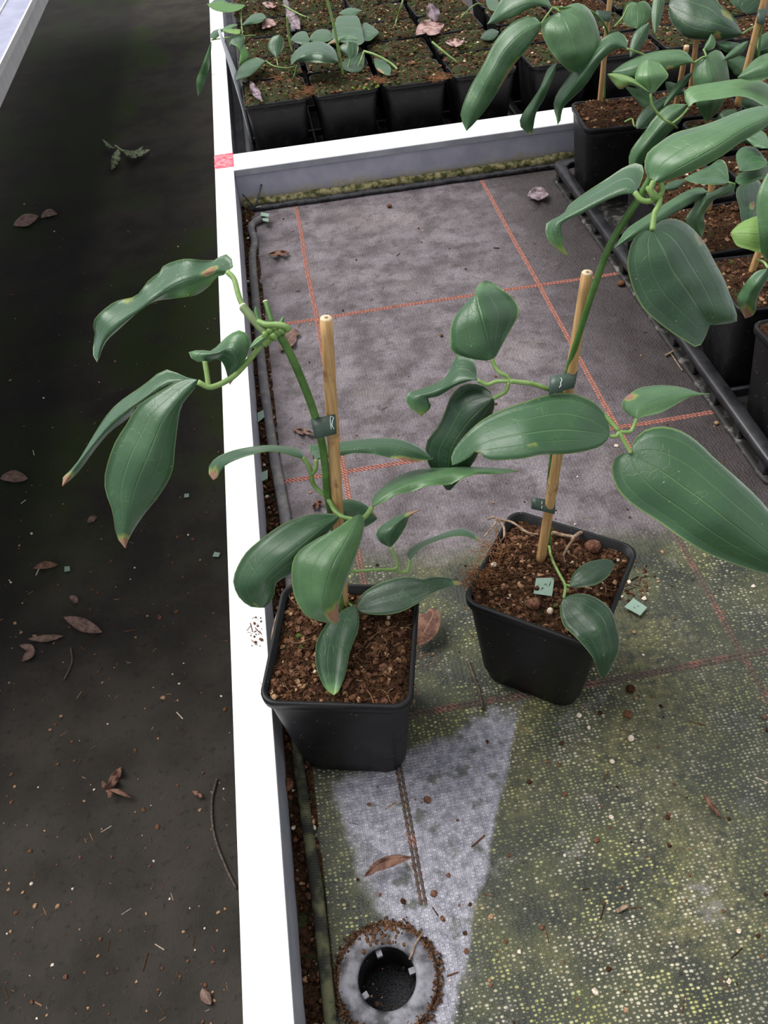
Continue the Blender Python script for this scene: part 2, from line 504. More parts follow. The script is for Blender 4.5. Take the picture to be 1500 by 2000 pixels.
def mat_mat():
    g = NG('woven_ground_cover')
    co = g.coord()
    x, y, z = g.xyz(co)
    n1 = g.noise(co, 8, 3)
    n2 = g.noise(co, 34, 4)
    n3 = g.noise(co, 170, 4, 0.65)
    n4 = g.noise(co, 700, 3, 0.6)
    wx = g.math('ADD', x, g.math('MULTIPLY', g.math('SUBTRACT', n2, 0.5), 0.004))
    wy = g.math('ADD', y, g.math('MULTIPLY', g.math('SUBTRACT', n2, 0.5), -0.003))
    cmb = g.t.nodes.new('ShaderNodeCombineXYZ')
    g.put(cmb.inputs[0], g.math('DIVIDE', wx, 0.0029)); g.put(cmb.inputs[1], g.math('DIVIDE', wy, 0.0021))
    vn = g.t.nodes.new('ShaderNodeTexVoronoi')
    vn.voronoi_dimensions = '2D'
    g.put(vn.inputs['Vector'], cmb.outputs[0])
    vn.inputs['Scale'].default_value = 1.0
    vn.inputs['Randomness'].default_value = 0.5
    rc, rc2, _ = g.xyz(vn.outputs['Color'])
    rad = g.math('ADD', vn.outputs['Distance'], g.math('MULTIPLY', g.math('SUBTRACT', rc2, 0.5), 0.22))
    dots = g.ss(rad, 0.16, 0.42, 1.0, 0.0)
    wv = dots
    fxx = g.math('ABSOLUTE', g.math('SUBTRACT', g.math('FRACT', g.math('DIVIDE', wx, 0.00128)), 0.5))
    fine = g.ss(fxx, 0.15, 0.5, 1.0, 0.0)
    rcol = g.noise(cmb.outputs[0], 0.35, 1)
    # clean weathered cloth; its grey-violet sky sheen is put into the colour
    c = g.mix(g.ss(n2, 0.3, 0.7), (0.085, 0.068, 0.074), (0.200, 0.170, 0.188))
    c = g.mix(g.math('MULTIPLY', g.ss(n1, 0.5, 0.72), 0.55), c, (0.25, 0.205, 0.20))
    c = g.mix(g.math('MULTIPLY', g.ss(n3, 0.55, 0.72), 0.6), c, (0.055, 0.038, 0.034))
    c = g.mix(g.math('MULTIPLY', g.ss(n4, 0.60, 0.70), 0.5), c, (0.30, 0.27, 0.27))
    c = g.mix(g.math('MULTIPLY', g.ss(g.noise(co, 480, 4, 0.7), 0.60, 0.68), 0.7), c, (0.050, 0.030, 0.024))
    c = g.mix(g.math('MULTIPLY', g.ss(g.noise(co, 62, 5, 0.65), 0.50, 0.66), 0.6), c, (0.062, 0.045, 0.042))
    c = g.mix(g.math('MULTIPLY', g.ss(g.noise(co, 20, 4, 0.6), 0.52, 0.68), 0.5), c, (0.27, 0.235, 0.25))
    # darker cloth towards the tray on the right
    c = g.mix(g.math('MULTIPLY', g.ss(g.math('ADD', x, g.math('MULTIPLY', g.math('SUBTRACT', n2, 0.5), 0.09)), 0.20, 0.32), 0.85), c, (0.030, 0.022, 0.021))
    # algae covered front part
    yy = g.math('ADD', y, g.math('ADD', g.math('MULTIPLY', g.math('SUBTRACT', n1, 0.5), 0.10), g.math('ADD', g.math('MULTIPLY', g.math('SUBTRACT', n3, 0.5), 0.03), g.math('MULTIPLY', x, 0.14))))
    alg = g.ss(yy, 0.132, 0.172, 1.0, 0.0)
    # clean lilac patch where a sheet lay, beside the drain
    edge = g.math('SUBTRACT', g.math('ADD', x, g.math('MULTIPLY', g.math('SUBTRACT', n2, 0.5), 0.014)), g.math('ADD', 0.0935, g.math('MULTIPLY', y, 0.5)))
    pr = g.ss(edge, -0.002, 0.003, 1.0, 0.0)
    py_ = g.ss(g.math('ADD', y, g.math('ADD', g.math('MULTIPLY', g.math('SUBTRACT', n2, 0.5), 0.03), g.math('MULTIPLY', x, -0.25))), -0.036, -0.022, 1.0, 0.0)
    pl = g.ss(g.math('ADD', x, g.math('ADD', g.math('MULTIPLY', g.math('SUBTRACT', n2, 0.5), 0.05), g.math('MULTIPLY', y, 0.25))), -0.062, -0.045)
    patch = g.math('MULTIPLY', g.math('MULTIPLY', pr, py_), pl)
    moss = g.mix(g.ss(n2, 0.35, 0.65), (0.030, 0.034, 0.024), (0.078, 0.083, 0.042))
    moss = g.mix(g.math('MULTIPLY', g.ss(n1, 0.47, 0.62), g.ss(n3, 0.35, 0.65)), moss, (0.165, 0.155, 0.070))
    moss = g.mix(g.math('MULTIPLY', g.ss(n3, 0.6, 0.75), 0.5), moss, (0.03, 0.028, 0.022))
    vis = g.math('ADD', g.noise(co, 13, 4, 0.6), g.math('ADD', g.math('MULTIPLY', g.math('SUBTRACT', rc, 0.5), 0.20), g.math('MULTIPLY', g.math('SUBTRACT', rcol, 0.5), 0.12)))
    visy = g.ss(y, -0.03, 0.10, 0.04, -0.06)
    bright = g.math('MULTIPLY', dots, g.ss(g.math('ADD', vis, visy), 0.43, 0.68))
    dotc = g.mix(g.ss(g.noise(co, 28, 2), 0.42, 0.6), (0.46, 0.42, 0.31), (0.36, 0.36, 0.13))
    moss = g.mix(g.math('MULTIPLY', bright, g.ss(rc, 0.0, 1.0, 0.35, 1.0)), moss, dotc)
    gl = g.math('MULTIPLY', g.ss(g.noise(co, 24, 3), 0.58, 0.70), g.ss(rcol, 0.4, 0.6))
    moss = g.mix(g.math('MULTIPLY', gl, 0.6), moss, (0.24, 0.225, 0.21))
    moss = g.mix(g.math('MULTIPLY', g.ss(g.noise(co, 6.5, 2), 0.48, 0.62), 0.55), moss, (0.042, 0.048, 0.038))
    c = g.mix(alg, c, moss)
    lil = g.mix(g.ss(n3, 0.35, 0.65), (0.20, 0.195, 0.235), (0.38, 0.37, 0.42))
    lil = g.mix(g.math('MULTIPLY', g.ss(g.noise(co, 55, 3), 0.56, 0.66), 0.8), lil, (0.075, 0.085, 0.065))
    c = g.mix(g.math('MULTIPLY', patch, 0.95), c, lil)
    # dark seams between the tapes
    shade = g.math('ADD', 0.58, g.math('ADD', g.math('MULTIPLY', dots, 0.30), g.math('ADD', g.math('MULTIPLY', fine, 0.22), g.math('MULTIPLY', rc, 0.16))))
    c = g.mix(1.0, c, shade, 'MULTIPLY')
    g.bump(g.math('ADD', g.math('MULTIPLY', wv, 0.5), g.math('MULTIPLY', n3, 0.7)), 0.0007, 1.0)
    return g.set(c, g.ss(n2, 0.3, 0.7, 0.52, 0.72), 0, 0.42)
MATCLOTH = mat_mat()

def mat_stripe():
    g = NG('orange_woven_stripe')
    co = g.coord()
    x, y, z = g.xyz(co)
    n2 = g.noise(co, 40, 4)
    n3 = g.noise(co, 260, 4)
    s = g.math('SINE', g.math('MULTIPLY', g.math('ADD', x, y), 2 * math.pi / 0.0036))
    c = g.mix(g.ss(s, -0.5, 0.6), (0.24, 0.085, 0.062), (0.56, 0.225, 0.165))
    c = g.mix(g.math('MULTIPLY', g.ss(n3, 0.5, 0.65), 0.45), c, (0.10, 0.07, 0.065))
    old = g.ss(y, 0.10, 0.19, 1.0, 0.0)
    worn = g.math('MULTIPLY', old, g.ss(g.math('ADD', n2, g.math('MULTIPLY', n3, 0.4)), 0.68, 0.90, 1.0, 0.35))
    c = g.mix(worn, c, g.mix(n3, (0.055, 0.048, 0.036), (0.16, 0.115, 0.095)))
    g.bump(s, 0.0006)
    return g.set(c, 0.7, 0, 0.3)
STRIPE = mat_stripe()

def mat_hem():
    g = NG('grey_hem_cloth')
    co = g.coord()
    x, y, z = g.xyz(co)
    s = g.math('SINE', g.math('MULTIPLY', y, 2 * math.pi / 0.0016))
    n = g.noise(co, 90, 4)
    c = g.mix(g.ss(s, -0.8, 0.9), (0.105, 0.10, 0.105), (0.19, 0.18, 0.185))
    c = g.mix(g.math('MULTIPLY', g.ss(n, 0.45, 0.7), 0.6), c, (0.30, 0.28, 0.25))
    c = g.mix(g.ss(y, 0.05, 0.16, 0.92, 0.0), c, g.mix(g.ss(n, 0.4, 0.65), (0.022, 0.024, 0.016), (0.125, 0.125, 0.06)))
    g.bump(g.math('ADD', g.math('MULTIPLY', s, 0.4), n), 0.0005)
    return g.set(c, 0.8, 0, 0.25)
HEM = mat_hem()

def mat_floor():
    g = NG('dark_floor_cloth')
    co = g.coord()
    x, y, z = g.xyz(co)
    n1 = g.noise(co, 2.2, 4)
    n2 = g.noise(co, 9, 4)
    n3 = g.noise(co, 90, 4, 0.65)
    n4 = g.noise(co, 420, 3, 0.6)
    c = g.mix(g.ss(n2, 0.3, 0.7), (0.026, 0.023, 0.020), (0.046, 0.040, 0.034))
    c = g.mix(g.math('MULTIPLY', g.ss(n3, 0.55, 0.7), 0.6), c, (0.016, 0.014, 0.013))
    c = g.mix(g.math('MULTIPLY', g.ss(n4, 0.64, 0.72), 0.5), c, (0.10, 0.09, 0.075))
    gm = g.math('MULTIPLY', g.ss(g.math('ADD', n1, g.math('MULTIPLY', g.math('SUBTRACT', n2, 0.5), 0.5)), 0.45, 0.62), g.ss(y, 0.55, 1.2))
    c = g.mix(g.math('MULTIPLY', gm, 0.8), c, (0.026, 0.040, 0.010))
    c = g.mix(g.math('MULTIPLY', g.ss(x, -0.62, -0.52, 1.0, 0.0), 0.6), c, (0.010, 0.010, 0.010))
    g.bump(g.math('ADD', n3, n4), 0.002, 0.6)
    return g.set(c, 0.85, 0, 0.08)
FLOORM = mat_floor()

# ------------------------------------------------------------------ the setting
FZ = -0.60
mb = MB()
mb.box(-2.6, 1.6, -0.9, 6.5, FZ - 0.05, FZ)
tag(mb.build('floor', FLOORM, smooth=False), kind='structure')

# bench: rail, bed
RL, RR, RZ = -0.0963, -0.0718, 0.05
DY0, DY1 = 0.797, 0.846            # cross bar on the bed
BX1, BY0, BY1 = 1.25, -0.55, 2.2
bench = thing('plant_bench', 'raised plant bench with bright white edge rail beside the aisle', 'bench', (0, 0, 0))
mb = MB()
mb.box(RL, RR, BY0, BY1, RZ - 0.002, RZ)
rail = bevel(mb.build('edge_rail', WHITE_RAIL, bench, smooth=False), 0.0008)
mb = MB()
mb.box(RR - 0.0022, RR - 0.0004, BY0, BY1, -0.03, RZ - 0.002)
mb.box(RL + 0.0004, RL + 0.0022, BY0, BY1, -0.05, RZ - 0.002)
mb.box(RL + 0.0022, RR - 0.0022, BY0, BY1, -0.05, -0.03)
mb.build('rail_web', RAIL_SIDE, bench, smooth=False)
DC, DRO, DRI = Vector((-0.0262, -0.1565, 0)), 0.0272, 0.0158

def holed_plate(x0, x1, y0, y1, z0, z1, c, r, n=40):
    """rectangular plate with a round hole"""
    rect, circ = [], []
    for k in range(n):
        a = 2 * math.pi * k / n
        dx, dy = math.cos(a), math.sin(a)
        tx = ((x1 if dx > 0 else x0) - c.x) / dx if abs(dx) > 1e-9 else 1e9
        ty = ((y1 if dy > 0 else y0) - c.y) / dy if abs(dy) > 1e-9 else 1e9
        t = min(tx, ty)
        rect.append([c.x + dx * t, c.y + dy * t])
        circ.append((c.x + dx * r, c.y + dy * r))
    for cx, cy in ((x0, y0), (x0, y1), (x1, y0), (x1, y1)):
        i = min(range(n), key=lambda k: abs(math.atan2(math.sin(math.atan2(cy - c.y, cx - c.x) - 2 * math.pi * k / n), math.cos(math.atan2(cy - c.y, cx - c.x) - 2 * math.pi * k / n))))
        rect[i] = [cx, cy]
    m = MB()
    vs = [(p[0], p[1], z1) for p in rect] + [(p[0], p[1], z1) for p in circ] + [(p[0], p[1], z0) for p in rect] + [(p[0], p[1], z0) for p in circ]
    fs = []
    for k in range(n):
        j = (k + 1) % n
        fs += [(k, j, n + j, n + k), (2 * n + j, 2 * n + k, 3 * n + k, 3 * n + j), (n + k, n + j, 3 * n + j, 3 * n + k), (j, k, 2 * n + k, 2 * n + j)]
    m.add(vs, fs)
    return m

holed_plate(RR - 0.0004, BX1, BY0, BY1, -0.030, -0.0042, DC, 0.0185).build('bed_panel', BEDBASE, bench, smooth=False)
mb = MB()
for i, (a0, a1) in enumerate(((0.0, 1.0),)):
    p0, p1 = PZ(417, 331, RZ).y, PZ(417, 304, RZ).y
    ys = [p0 + (p1 - p0) * k / 8 for k in range(9)]
    vs, fs = [], []
    for k, yv in enumerate(ys):
        w0 = RL - 0.0006 + (0.0012 * random.random() if 0 < k < 8 else 0.002)
        vs += [(w0, yv, RZ + 0.0004), (RR + 0.0003, yv, RZ + 0.0004), (w0, yv, RZ + 0.0001), (RR + 0.0003, yv, RZ + 0.0001)]
    for k in range(8):
        b = 4 * k
        fs += [(b, b + 1, b + 5, b + 4), (b + 2, b + 6, b + 7, b + 3), (b, b + 4, b + 6, b + 2), (b + 1, b + 3, b + 7, b + 5)]
    fs += [(0, 2, 3, 1), (32, 33, 35, 34)]
    mb.add(vs, fs)
t = mb.build('tape_mark', RED, bench, smooth=False)
t['label'] = 'red tape mark on the white rail'

# bench across the aisle (upper left corner)
B2 = -0.462
bench2 = thing('plant_bench', 'lilac grey aluminium bench edge across the aisle, upper left corner', 'bench', (B2 - 0.1, 1.4, 0))
def rel(mbx, nm, mt, par, smooth=False):
    return mbx.build(nm, mt, par, smooth=smooth, off=par.location)
mb = MB(); mb.box(B2 - 0.004, B2, 0.6, 4.2, 0.040, 0.052); rel(mb, 'outer_lip', OLD_BENCH_LT, bench2)
mb = MB(); mb.box(B2 - 0.0585, B2 - 0.004, 0.6, 4.2, 0.036, 0.048); rel(mb, 'edge_rail', OLD_BENCH, bench2)
mb = MB(); mb.box(B2 - 0.0615, B2 - 0.0585, 0.6, 4.2, -0.05, 0.0505); rel(mb, 'rail_ridge', OLD_BENCH_LT, bench2)
mb = MB(); mb.box(B2 - 0.110, B2 - 0.0615, 0.6, 4.2, -0.05, 0.047); rel(mb, 'inner_rail', OLD_BENCH, bench2)
mb = MB(); mb.box(B2 - 0.9, B2 - 0.110, 0.6, 4.2, -0.03, 0.02); rel(mb, 'bed_panel', OLD_BENCH, bench2)

# woven ground cover cloth on the bed
cloth = thing('ground_cover_cloth', 'weathered grey woven ground cover with orange grid lines and algae on the bench', 'ground cover', (0, 0, 0))
holed_plate(-0.060, BX1, BY0, BY1, -0.004, 0.0, DC, 0.0185).build('cloth', MATCLOTH, cloth, smooth=False)
G = 0.25
def stripe(x0, y0, x1, y1, w):
    m = MB()
    n = max(2, int(math.hypot(x1 - x0, y1 - y0) / 0.0025))
    d = Vector((x1 - x0, y1 - y0, 0)).normalized()
    s = Vector((-d.y, d.x, 0))
    top = []
    for k in range(n + 1):
        c = Vector((x0, y0, 0)).lerp(Vector((x1, y1, 0)), k / n)
        c += s * 0.0016 * (noise.noise(Vector((c.x * 9, c.y * 9, w * 77))))
        ww = w * (1.0 + 0.25 * ((k % 2) * 2 - 1))
        h = 0.0005 + 0.0003 * (k % 2)
        top += [c + s * ww / 2, c + s * ww * 0.2 + Vector((0, 0, h)), c - s * ww * 0.2 + Vector((0, 0, h)), c - s * ww / 2]
    fs = []
    for k in range(n):
        for j in range(3):
            fs.append((4 * k + j, 4 * k + 4 + j, 4 * k + 5 + j, 4 * k + 1 + j))
    m.add(top, fs)
    m.build('orange_stripe', STRIPE, cloth)
for X in (0.0, 0.25, 0.5):
    for dx in (-0.0013, 0.0013):
        stripe(X + dx, -0.122 if X == 0 else -0.45, X + dx, 0.772, 0.0021)
for Y in (-0.25, 0.0, 0.25, 0.5):
    for dy in (-0.0014, 0.0014):
        stripe(-0.057, Y + dy, 0.62, Y + dy, 0.0024)
hem_px = [(515, 424), (506, 430), (494, 436), (490, 447), (497, 470), (493, 500), (495, 540), (499, 580), (506, 660), (514, 740), (525, 820), (537, 900), (548, 960), (559, 1030), (566, 1150), (572, 1300), (578, 1440), (598, 1600), (620, 1750), (645, 1990), (668, 2180)]
hp = [PZ(x, y, 0.0042) for x, y in hem_px]
hp = [Vector(p) for p in cr([tuple(p) for p in hp], 120)]
mb = MB()
rs = [(0.0048 if p.y > 0.15 else 0.0036) * (1 + 0.12 * noise.noise(Vector((p.y * 14, 3, 1)))) for p in hp]
mb.tube(hp, rs, 8, squash=0.8)
h = mb.build('hem_cord', HEM, cloth)
h['label'] = 'grey rolled hem along the rail'

# dirt strip between rail and hem
mb = MB()
nx, ny = 6, 420
vs, fs = [], []
for j in range(ny + 1):
    yv = -0.5 + (DY0 + 0.5) * j / ny
    for i in range(nx + 1):
        xv = (RR - 0.001) + (0.018) * i / nx
        vs.append((xv, yv, 0.0008 + 0.0030 * noise.noise(Vector((xv * 120, yv * 60, 0))) + 0.0018 * noise.noise(Vector((xv * 300, yv * 300, 4)))))
for j in range(ny):
    for i in range(nx):
        a = j * (nx + 1) + i
        fs.append((a, a + 1, a + nx + 2, a + nx + 1))
mb.add(vs, fs)
for k in range(900):
    yv = random.uniform(-0.3, DY0 - 0.01)
    xv = RR + random.uniform(0.001, 0.015)
    mi = random.choices([1, 2, 3, 4, 5], [8, 6, 2.0, 1.3, 2])[0]
    r = random.uniform(0.0006, 0.0022) * (1.5 if mi == 1 else 1)
    mb.chunk((xv, yv, 0.002 + r * 0.4), r, mi, 0.7)
tag(mb.build('gutter_dirt', [DIRT, CR_DK, CR_MD, CR_LT, CR_WH, CR_RED]), 'dark crumbly dirt strip between white rail and rolled hem', 'dirt', kind='stuff')

# cross bar on the bed
div = thing('bench_divider', 'white topped grey metal divider bar across the bench', 'divider', (0.4, DY0, 0))
mb = MB(); mb.box(RR, 1.2, DY0 - 0.002, DY1, RZ - 0.0045, RZ - 0.0002); bevel(rel(mb, 'top_flange', WHITE_RAIL, div), 0.0008)
mb = MB(); mb.box(RR, 1.2, DY0 - 0.0024, DY0 - 0.0004, RZ - 0.0085, RZ - 0.0012); rel(mb, 'front_lip', RAIL_SIDE, div)
mb = MB(); mb.box(RR, 1.2, DY0, DY0 + 0.003, 0.0, RZ - 0.004); 
o = mb.build('web', WEB, div, smooth=False, off=(0.4, DY0, 0))
mb = MB()
pts = [(RR + 0.004 + 0.018 * k, DY0 - 0.007 + 0.002 * noise.noise(Vector((k * 0.7, 0, 0))), 0.0045 + 0.002 * noise.noise(Vector((k * 0.4, 5, 0))) + 0.00006 * k) for k in range(26)]
mb.tube(pts, [0.0062 + 0.0014 * noise.noise(Vector((k * 0.9, 9, 0))) for k in range(26)], 10, jag=0.12)
o = rel(mb, 'moss_crust', MOSSY, div, True); o['label'] = 'yellow green mossy crust'
mb = MB()
pts = [(RR + 0.010 + 0.018 * k, DY0 - 0.019 + 0.0025 * noise.noise(Vector((k * 0.5, 2, 0))), 0.003) for k in range(26)]
mb.tube(pts, [0.0048 + 0.001 * noise.noise(Vector((k * 0.9, 4, 0))) for k in range(26)], 8, squash=0.8)
o = rel(mb, 'edge_seal', WETBLACK, div, True); o['label'] = 'wet black cloth roll'

# drain
drain = thing('bench_drain', 'round weathered black drain fitting set in the cloth near the rail', 'drain', (DC.x, DC.y, 0))
def lathe(prof, n=48):
    m = MB()
    vs = []
    for r, z in prof:
        for k in range(n):
            a = 2 * math.pi * k / n
            vs.append((r * math.cos(a), r * math.sin(a), z))
    fs = []
    for i in range(len(prof) - 1):
        for k in range(n):
            j = (k + 1) % n
            fs.append((i * n + k, i * n + j, (i + 1) * n + j, (i + 1) * n + k))
    m.add(vs, fs)
    return m
lathe([(DRO, 0.0002), (DRO, 0.0022), (DRO - 0.001, 0.0032), (DRI + 0.002, 0.0036), (DRI + 0.0005, 0.0030), (DRI, 0.0018)]).build('flange', DRAIN_M, drain)
lathe([(DRI, 0.0020), (DRI, -0.034), (DRI + 0.0012, -0.034), (DRI + 0.0012, -0.0005)]).build('pipe', DRAIN_IN, drain)
lathe([(0.00005, -0.0315), (DRI * 0.5, -0.0312), (DRI - 0.0002, -0.0318), (DRI - 0.0002, -0.0335), (0.00005, -0.0335)]).build('foam_plug', FOAM, drain)
for a in (-2.75, 0.15, 1.75):
    m = MB()
    m.box(DRI - 0.0034, DRI + 0.0002, -0.0016, 0.0016, -0.0035, -0.0005)
    o = m.build('lug', DRAIN_M, drain, smooth=False)
    o.rotation_euler = (0, 0, a)
mb = MB()
for k in range(1300):
    a = random.uniform(0, 2 * math.pi)
    r = DRO + random.gauss(0.0008, 0.0016)
    mb.chunk((r * math.cos(a), r * math.sin(a), 0.0012 if r > DRO else 0.0030), random.uniform(0.0003, 0.0010), random.choice([0, 0, 0, 1, 2]), 0.5, 0.5)
for k in range(60):
    a = random.gauss(math.pi / 2, 0.25)
    r = random.uniform(DRI + 0.001, DRO)
    mb.chunk((r * math.cos(a), r * math.sin(a), 0.0034), random.uniform(0.0005, 0.0014), random.choice([0, 1]), 0.6)
o = mb.build('dirt_ring', [RUSTDIRT, CR_MD, CR_DK], drain); o['kind'] = 'stuff'

# ------------------------------------------------------------------ pots, soil
PH, PS, PB = 0.094, 0.0865, 0.0665
def rsq(half, rad, n=6):
    pts = []
    for q, (sx, sy) in enumerate(((1, 1), (-1, 1), (-1, -1), (1, -1))):
        for k in range(n):
            a = math.pi / 2 * (q + k / (n - 1))
            pts.append((sx * (half - rad) + rad * math.cos(a), sy * (half - rad) + rad * math.sin(a)))
    return pts
def loft(prof, n=6, cap_bottom=False):
    m = MB()
    rings = [[(x, y, z) for x, y in rsq(hf, rd, n)] for hf, rd, z in prof]
    N = len(rings[0])
    vs = [v for r in rings for v in r]
    fs = []
    for i in range(len(rings) - 1):
        for k in range(N):
            j = (k + 1) % N
            fs.append((i * N + k, i * N + j, (i + 1) * N + j, (i + 1) * N + k))
    if cap_bottom:
        fs.append(tuple(range(N - 1, -1, -1)))
    m.add(vs, fs)
    return m
s2, b2 = PS / 2, PB / 2
def hw(z):
    return b2 + (s2 - 0.0016 - b2) * z / PH
pot_me = loft([(b2 - 0.0035, 0.010, 0.0), (b2 - 0.0012, 0.011, 0.0012), (hw(0.010) - 0.0010, 0.011, 0.0100), (hw(0.0125), 0.0105, 0.0125), (hw(0.05), 0.010, 0.05), (hw(PH - 0.012), 0.009, PH - 0.012), (hw(PH - 0.001), 0.009, PH - 0.001), (hw(PH - 0.001) - 0.0012, 0.008, PH - 0.001), (hw(0.06) - 0.0012, 0.008, 0.06)], 6, True).mesh('pot')
rim_me = loft([(hw(PH - 0.0065) + 0.0002, 0.009, PH - 0.0065), (s2 - 0.0003, 0.0095, PH - 0.006), (s2, 0.0095, PH - 0.001), (s2 - 0.0006, 0.0095, PH), (s2 - 0.0024, 0.009, PH), (s2 - 0.0028, 0.0085, PH - 0.004)], 6).mesh('pot_rim')
pot_me.materials.append(POT); rim_me.materials.append(POT)
for me in (pot_me, rim_me):
    for p in me.polygons: p.use_smooth = True

def soil_mesh(seed, n, top, amp, crumbs, moss, big=1.0, over=0.0):
    """displaced soil square with loose crumbs"""
    rnd = random.Random(seed)
    m = MB()
    hf = hw(min(top, PH)) - 0.0014 + over
    def zz(x, y):
        r = max(abs(x), abs(y)) / hf
        return top + amp * (0.9 * noise.noise(Vector((x * 45 + seed * 3.1, y * 45, seed))) + 0.55 * noise.noise(Vector((x * 160, y * 160 + seed, 2))) + 0.3 * noise.noise(Vector((x * 420, y * 420, seed)))) + 0.003 * (1 - r * r) - (0.004 * max(0.0, r - 0.9) * 10 if over else 0.0)
    vs, fs = [], []
    for j in range(n + 1):
        for i in range(n + 1):
            u, v = 2 * i / n - 1, 2 * j / n - 1
            k = max(abs(u), abs(v))
            x, y = u * hf, v * hf
            # round the corners
            cxn = 0.010
            ax, ay = abs(x) - (hf - cxn), abs(y) - (hf - cxn)
            if ax > 0 and ay > 0:
                l = math.hypot(ax, ay)
                if l > cxn:
                    x = math.copysign(hf - cxn + ax / l * cxn, x); y = math.copysign(hf - cxn + ay / l * cxn, y)
            vs.append((x, y, zz(x, y)))
    for j in range(n):
        for i in range(n):
            a = j * (n + 1) + i
            fs.append((a, a + 1, a + n + 2, a + n + 1))
    m.add(vs, fs)
    me = m.mesh('soil')
    me.materials.append(SOIL_MOSS if moss else SOIL)
    c = MB()
    st = random.getstate(); random.seed(seed)
    for k in range(crumbs):
        x, y = random.uniform(-hf, hf) * 0.96, random.uniform(-hf, hf) * 0.96
        mi = random.choices([0, 1, 2, 3, 4, 5], ([10, 5, 2.0, 0.6, 1.0, 3.0] if moss else [12, 10, 3.0, 0.5, 1.5, 0.3]))[0]
        r = random.uniform(0.0006, 0.0020) * big * (1.3 if mi == 4 else 0.9 if mi == 3 else 1)
        c.chunk((x, y, zz(x, y) + r * 0.1), r, mi, 0.6, 0.55)
    for k in range(crumbs // 3):   # loose fibres
        x, y = random.uniform(-hf, hf) * 0.92, random.uniform(-hf, hf) * 0.92
        a = random.uniform(0, 6.28); L = random.uniform(0.004, 0.012)
        pts = []
        for q in range(4):
            px, py = x + math.cos(a) * L * q / 3, y + math.sin(a) * L * q / 3
            a += random.uniform(-0.6, 0.6)
            px, py = max(-hf, min(hf, px)), max(-hf, min(hf, py))
            pts.append((px, py, zz(px, py) + 0.0006 + random.uniform(0, 0.0012)))
        c.tube(pts, random.uniform(0.00012, 0.00028), 3, random.choice([0, 1, 1, 4, 2]), cap=False)
    random.setstate(st)
    ce = c.mesh('soil_crumbs')
    for q in CRUMB: ce.materials.append(q)
    for p in me.polygons: p.use_smooth = True
    return me, ce, zz

def pot_parts(root, soil_pair):
    p = link('pot', pot_me, None, root, smooth=False)
    link('rim', rim_me, None, p, smooth=False)
    s = link('soil', soil_pair[0], None, root, smooth=False)
    c = link('crumbs', soil_pair[1], None, s, smooth=False)
    c['kind'] = 'stuff'
    return p

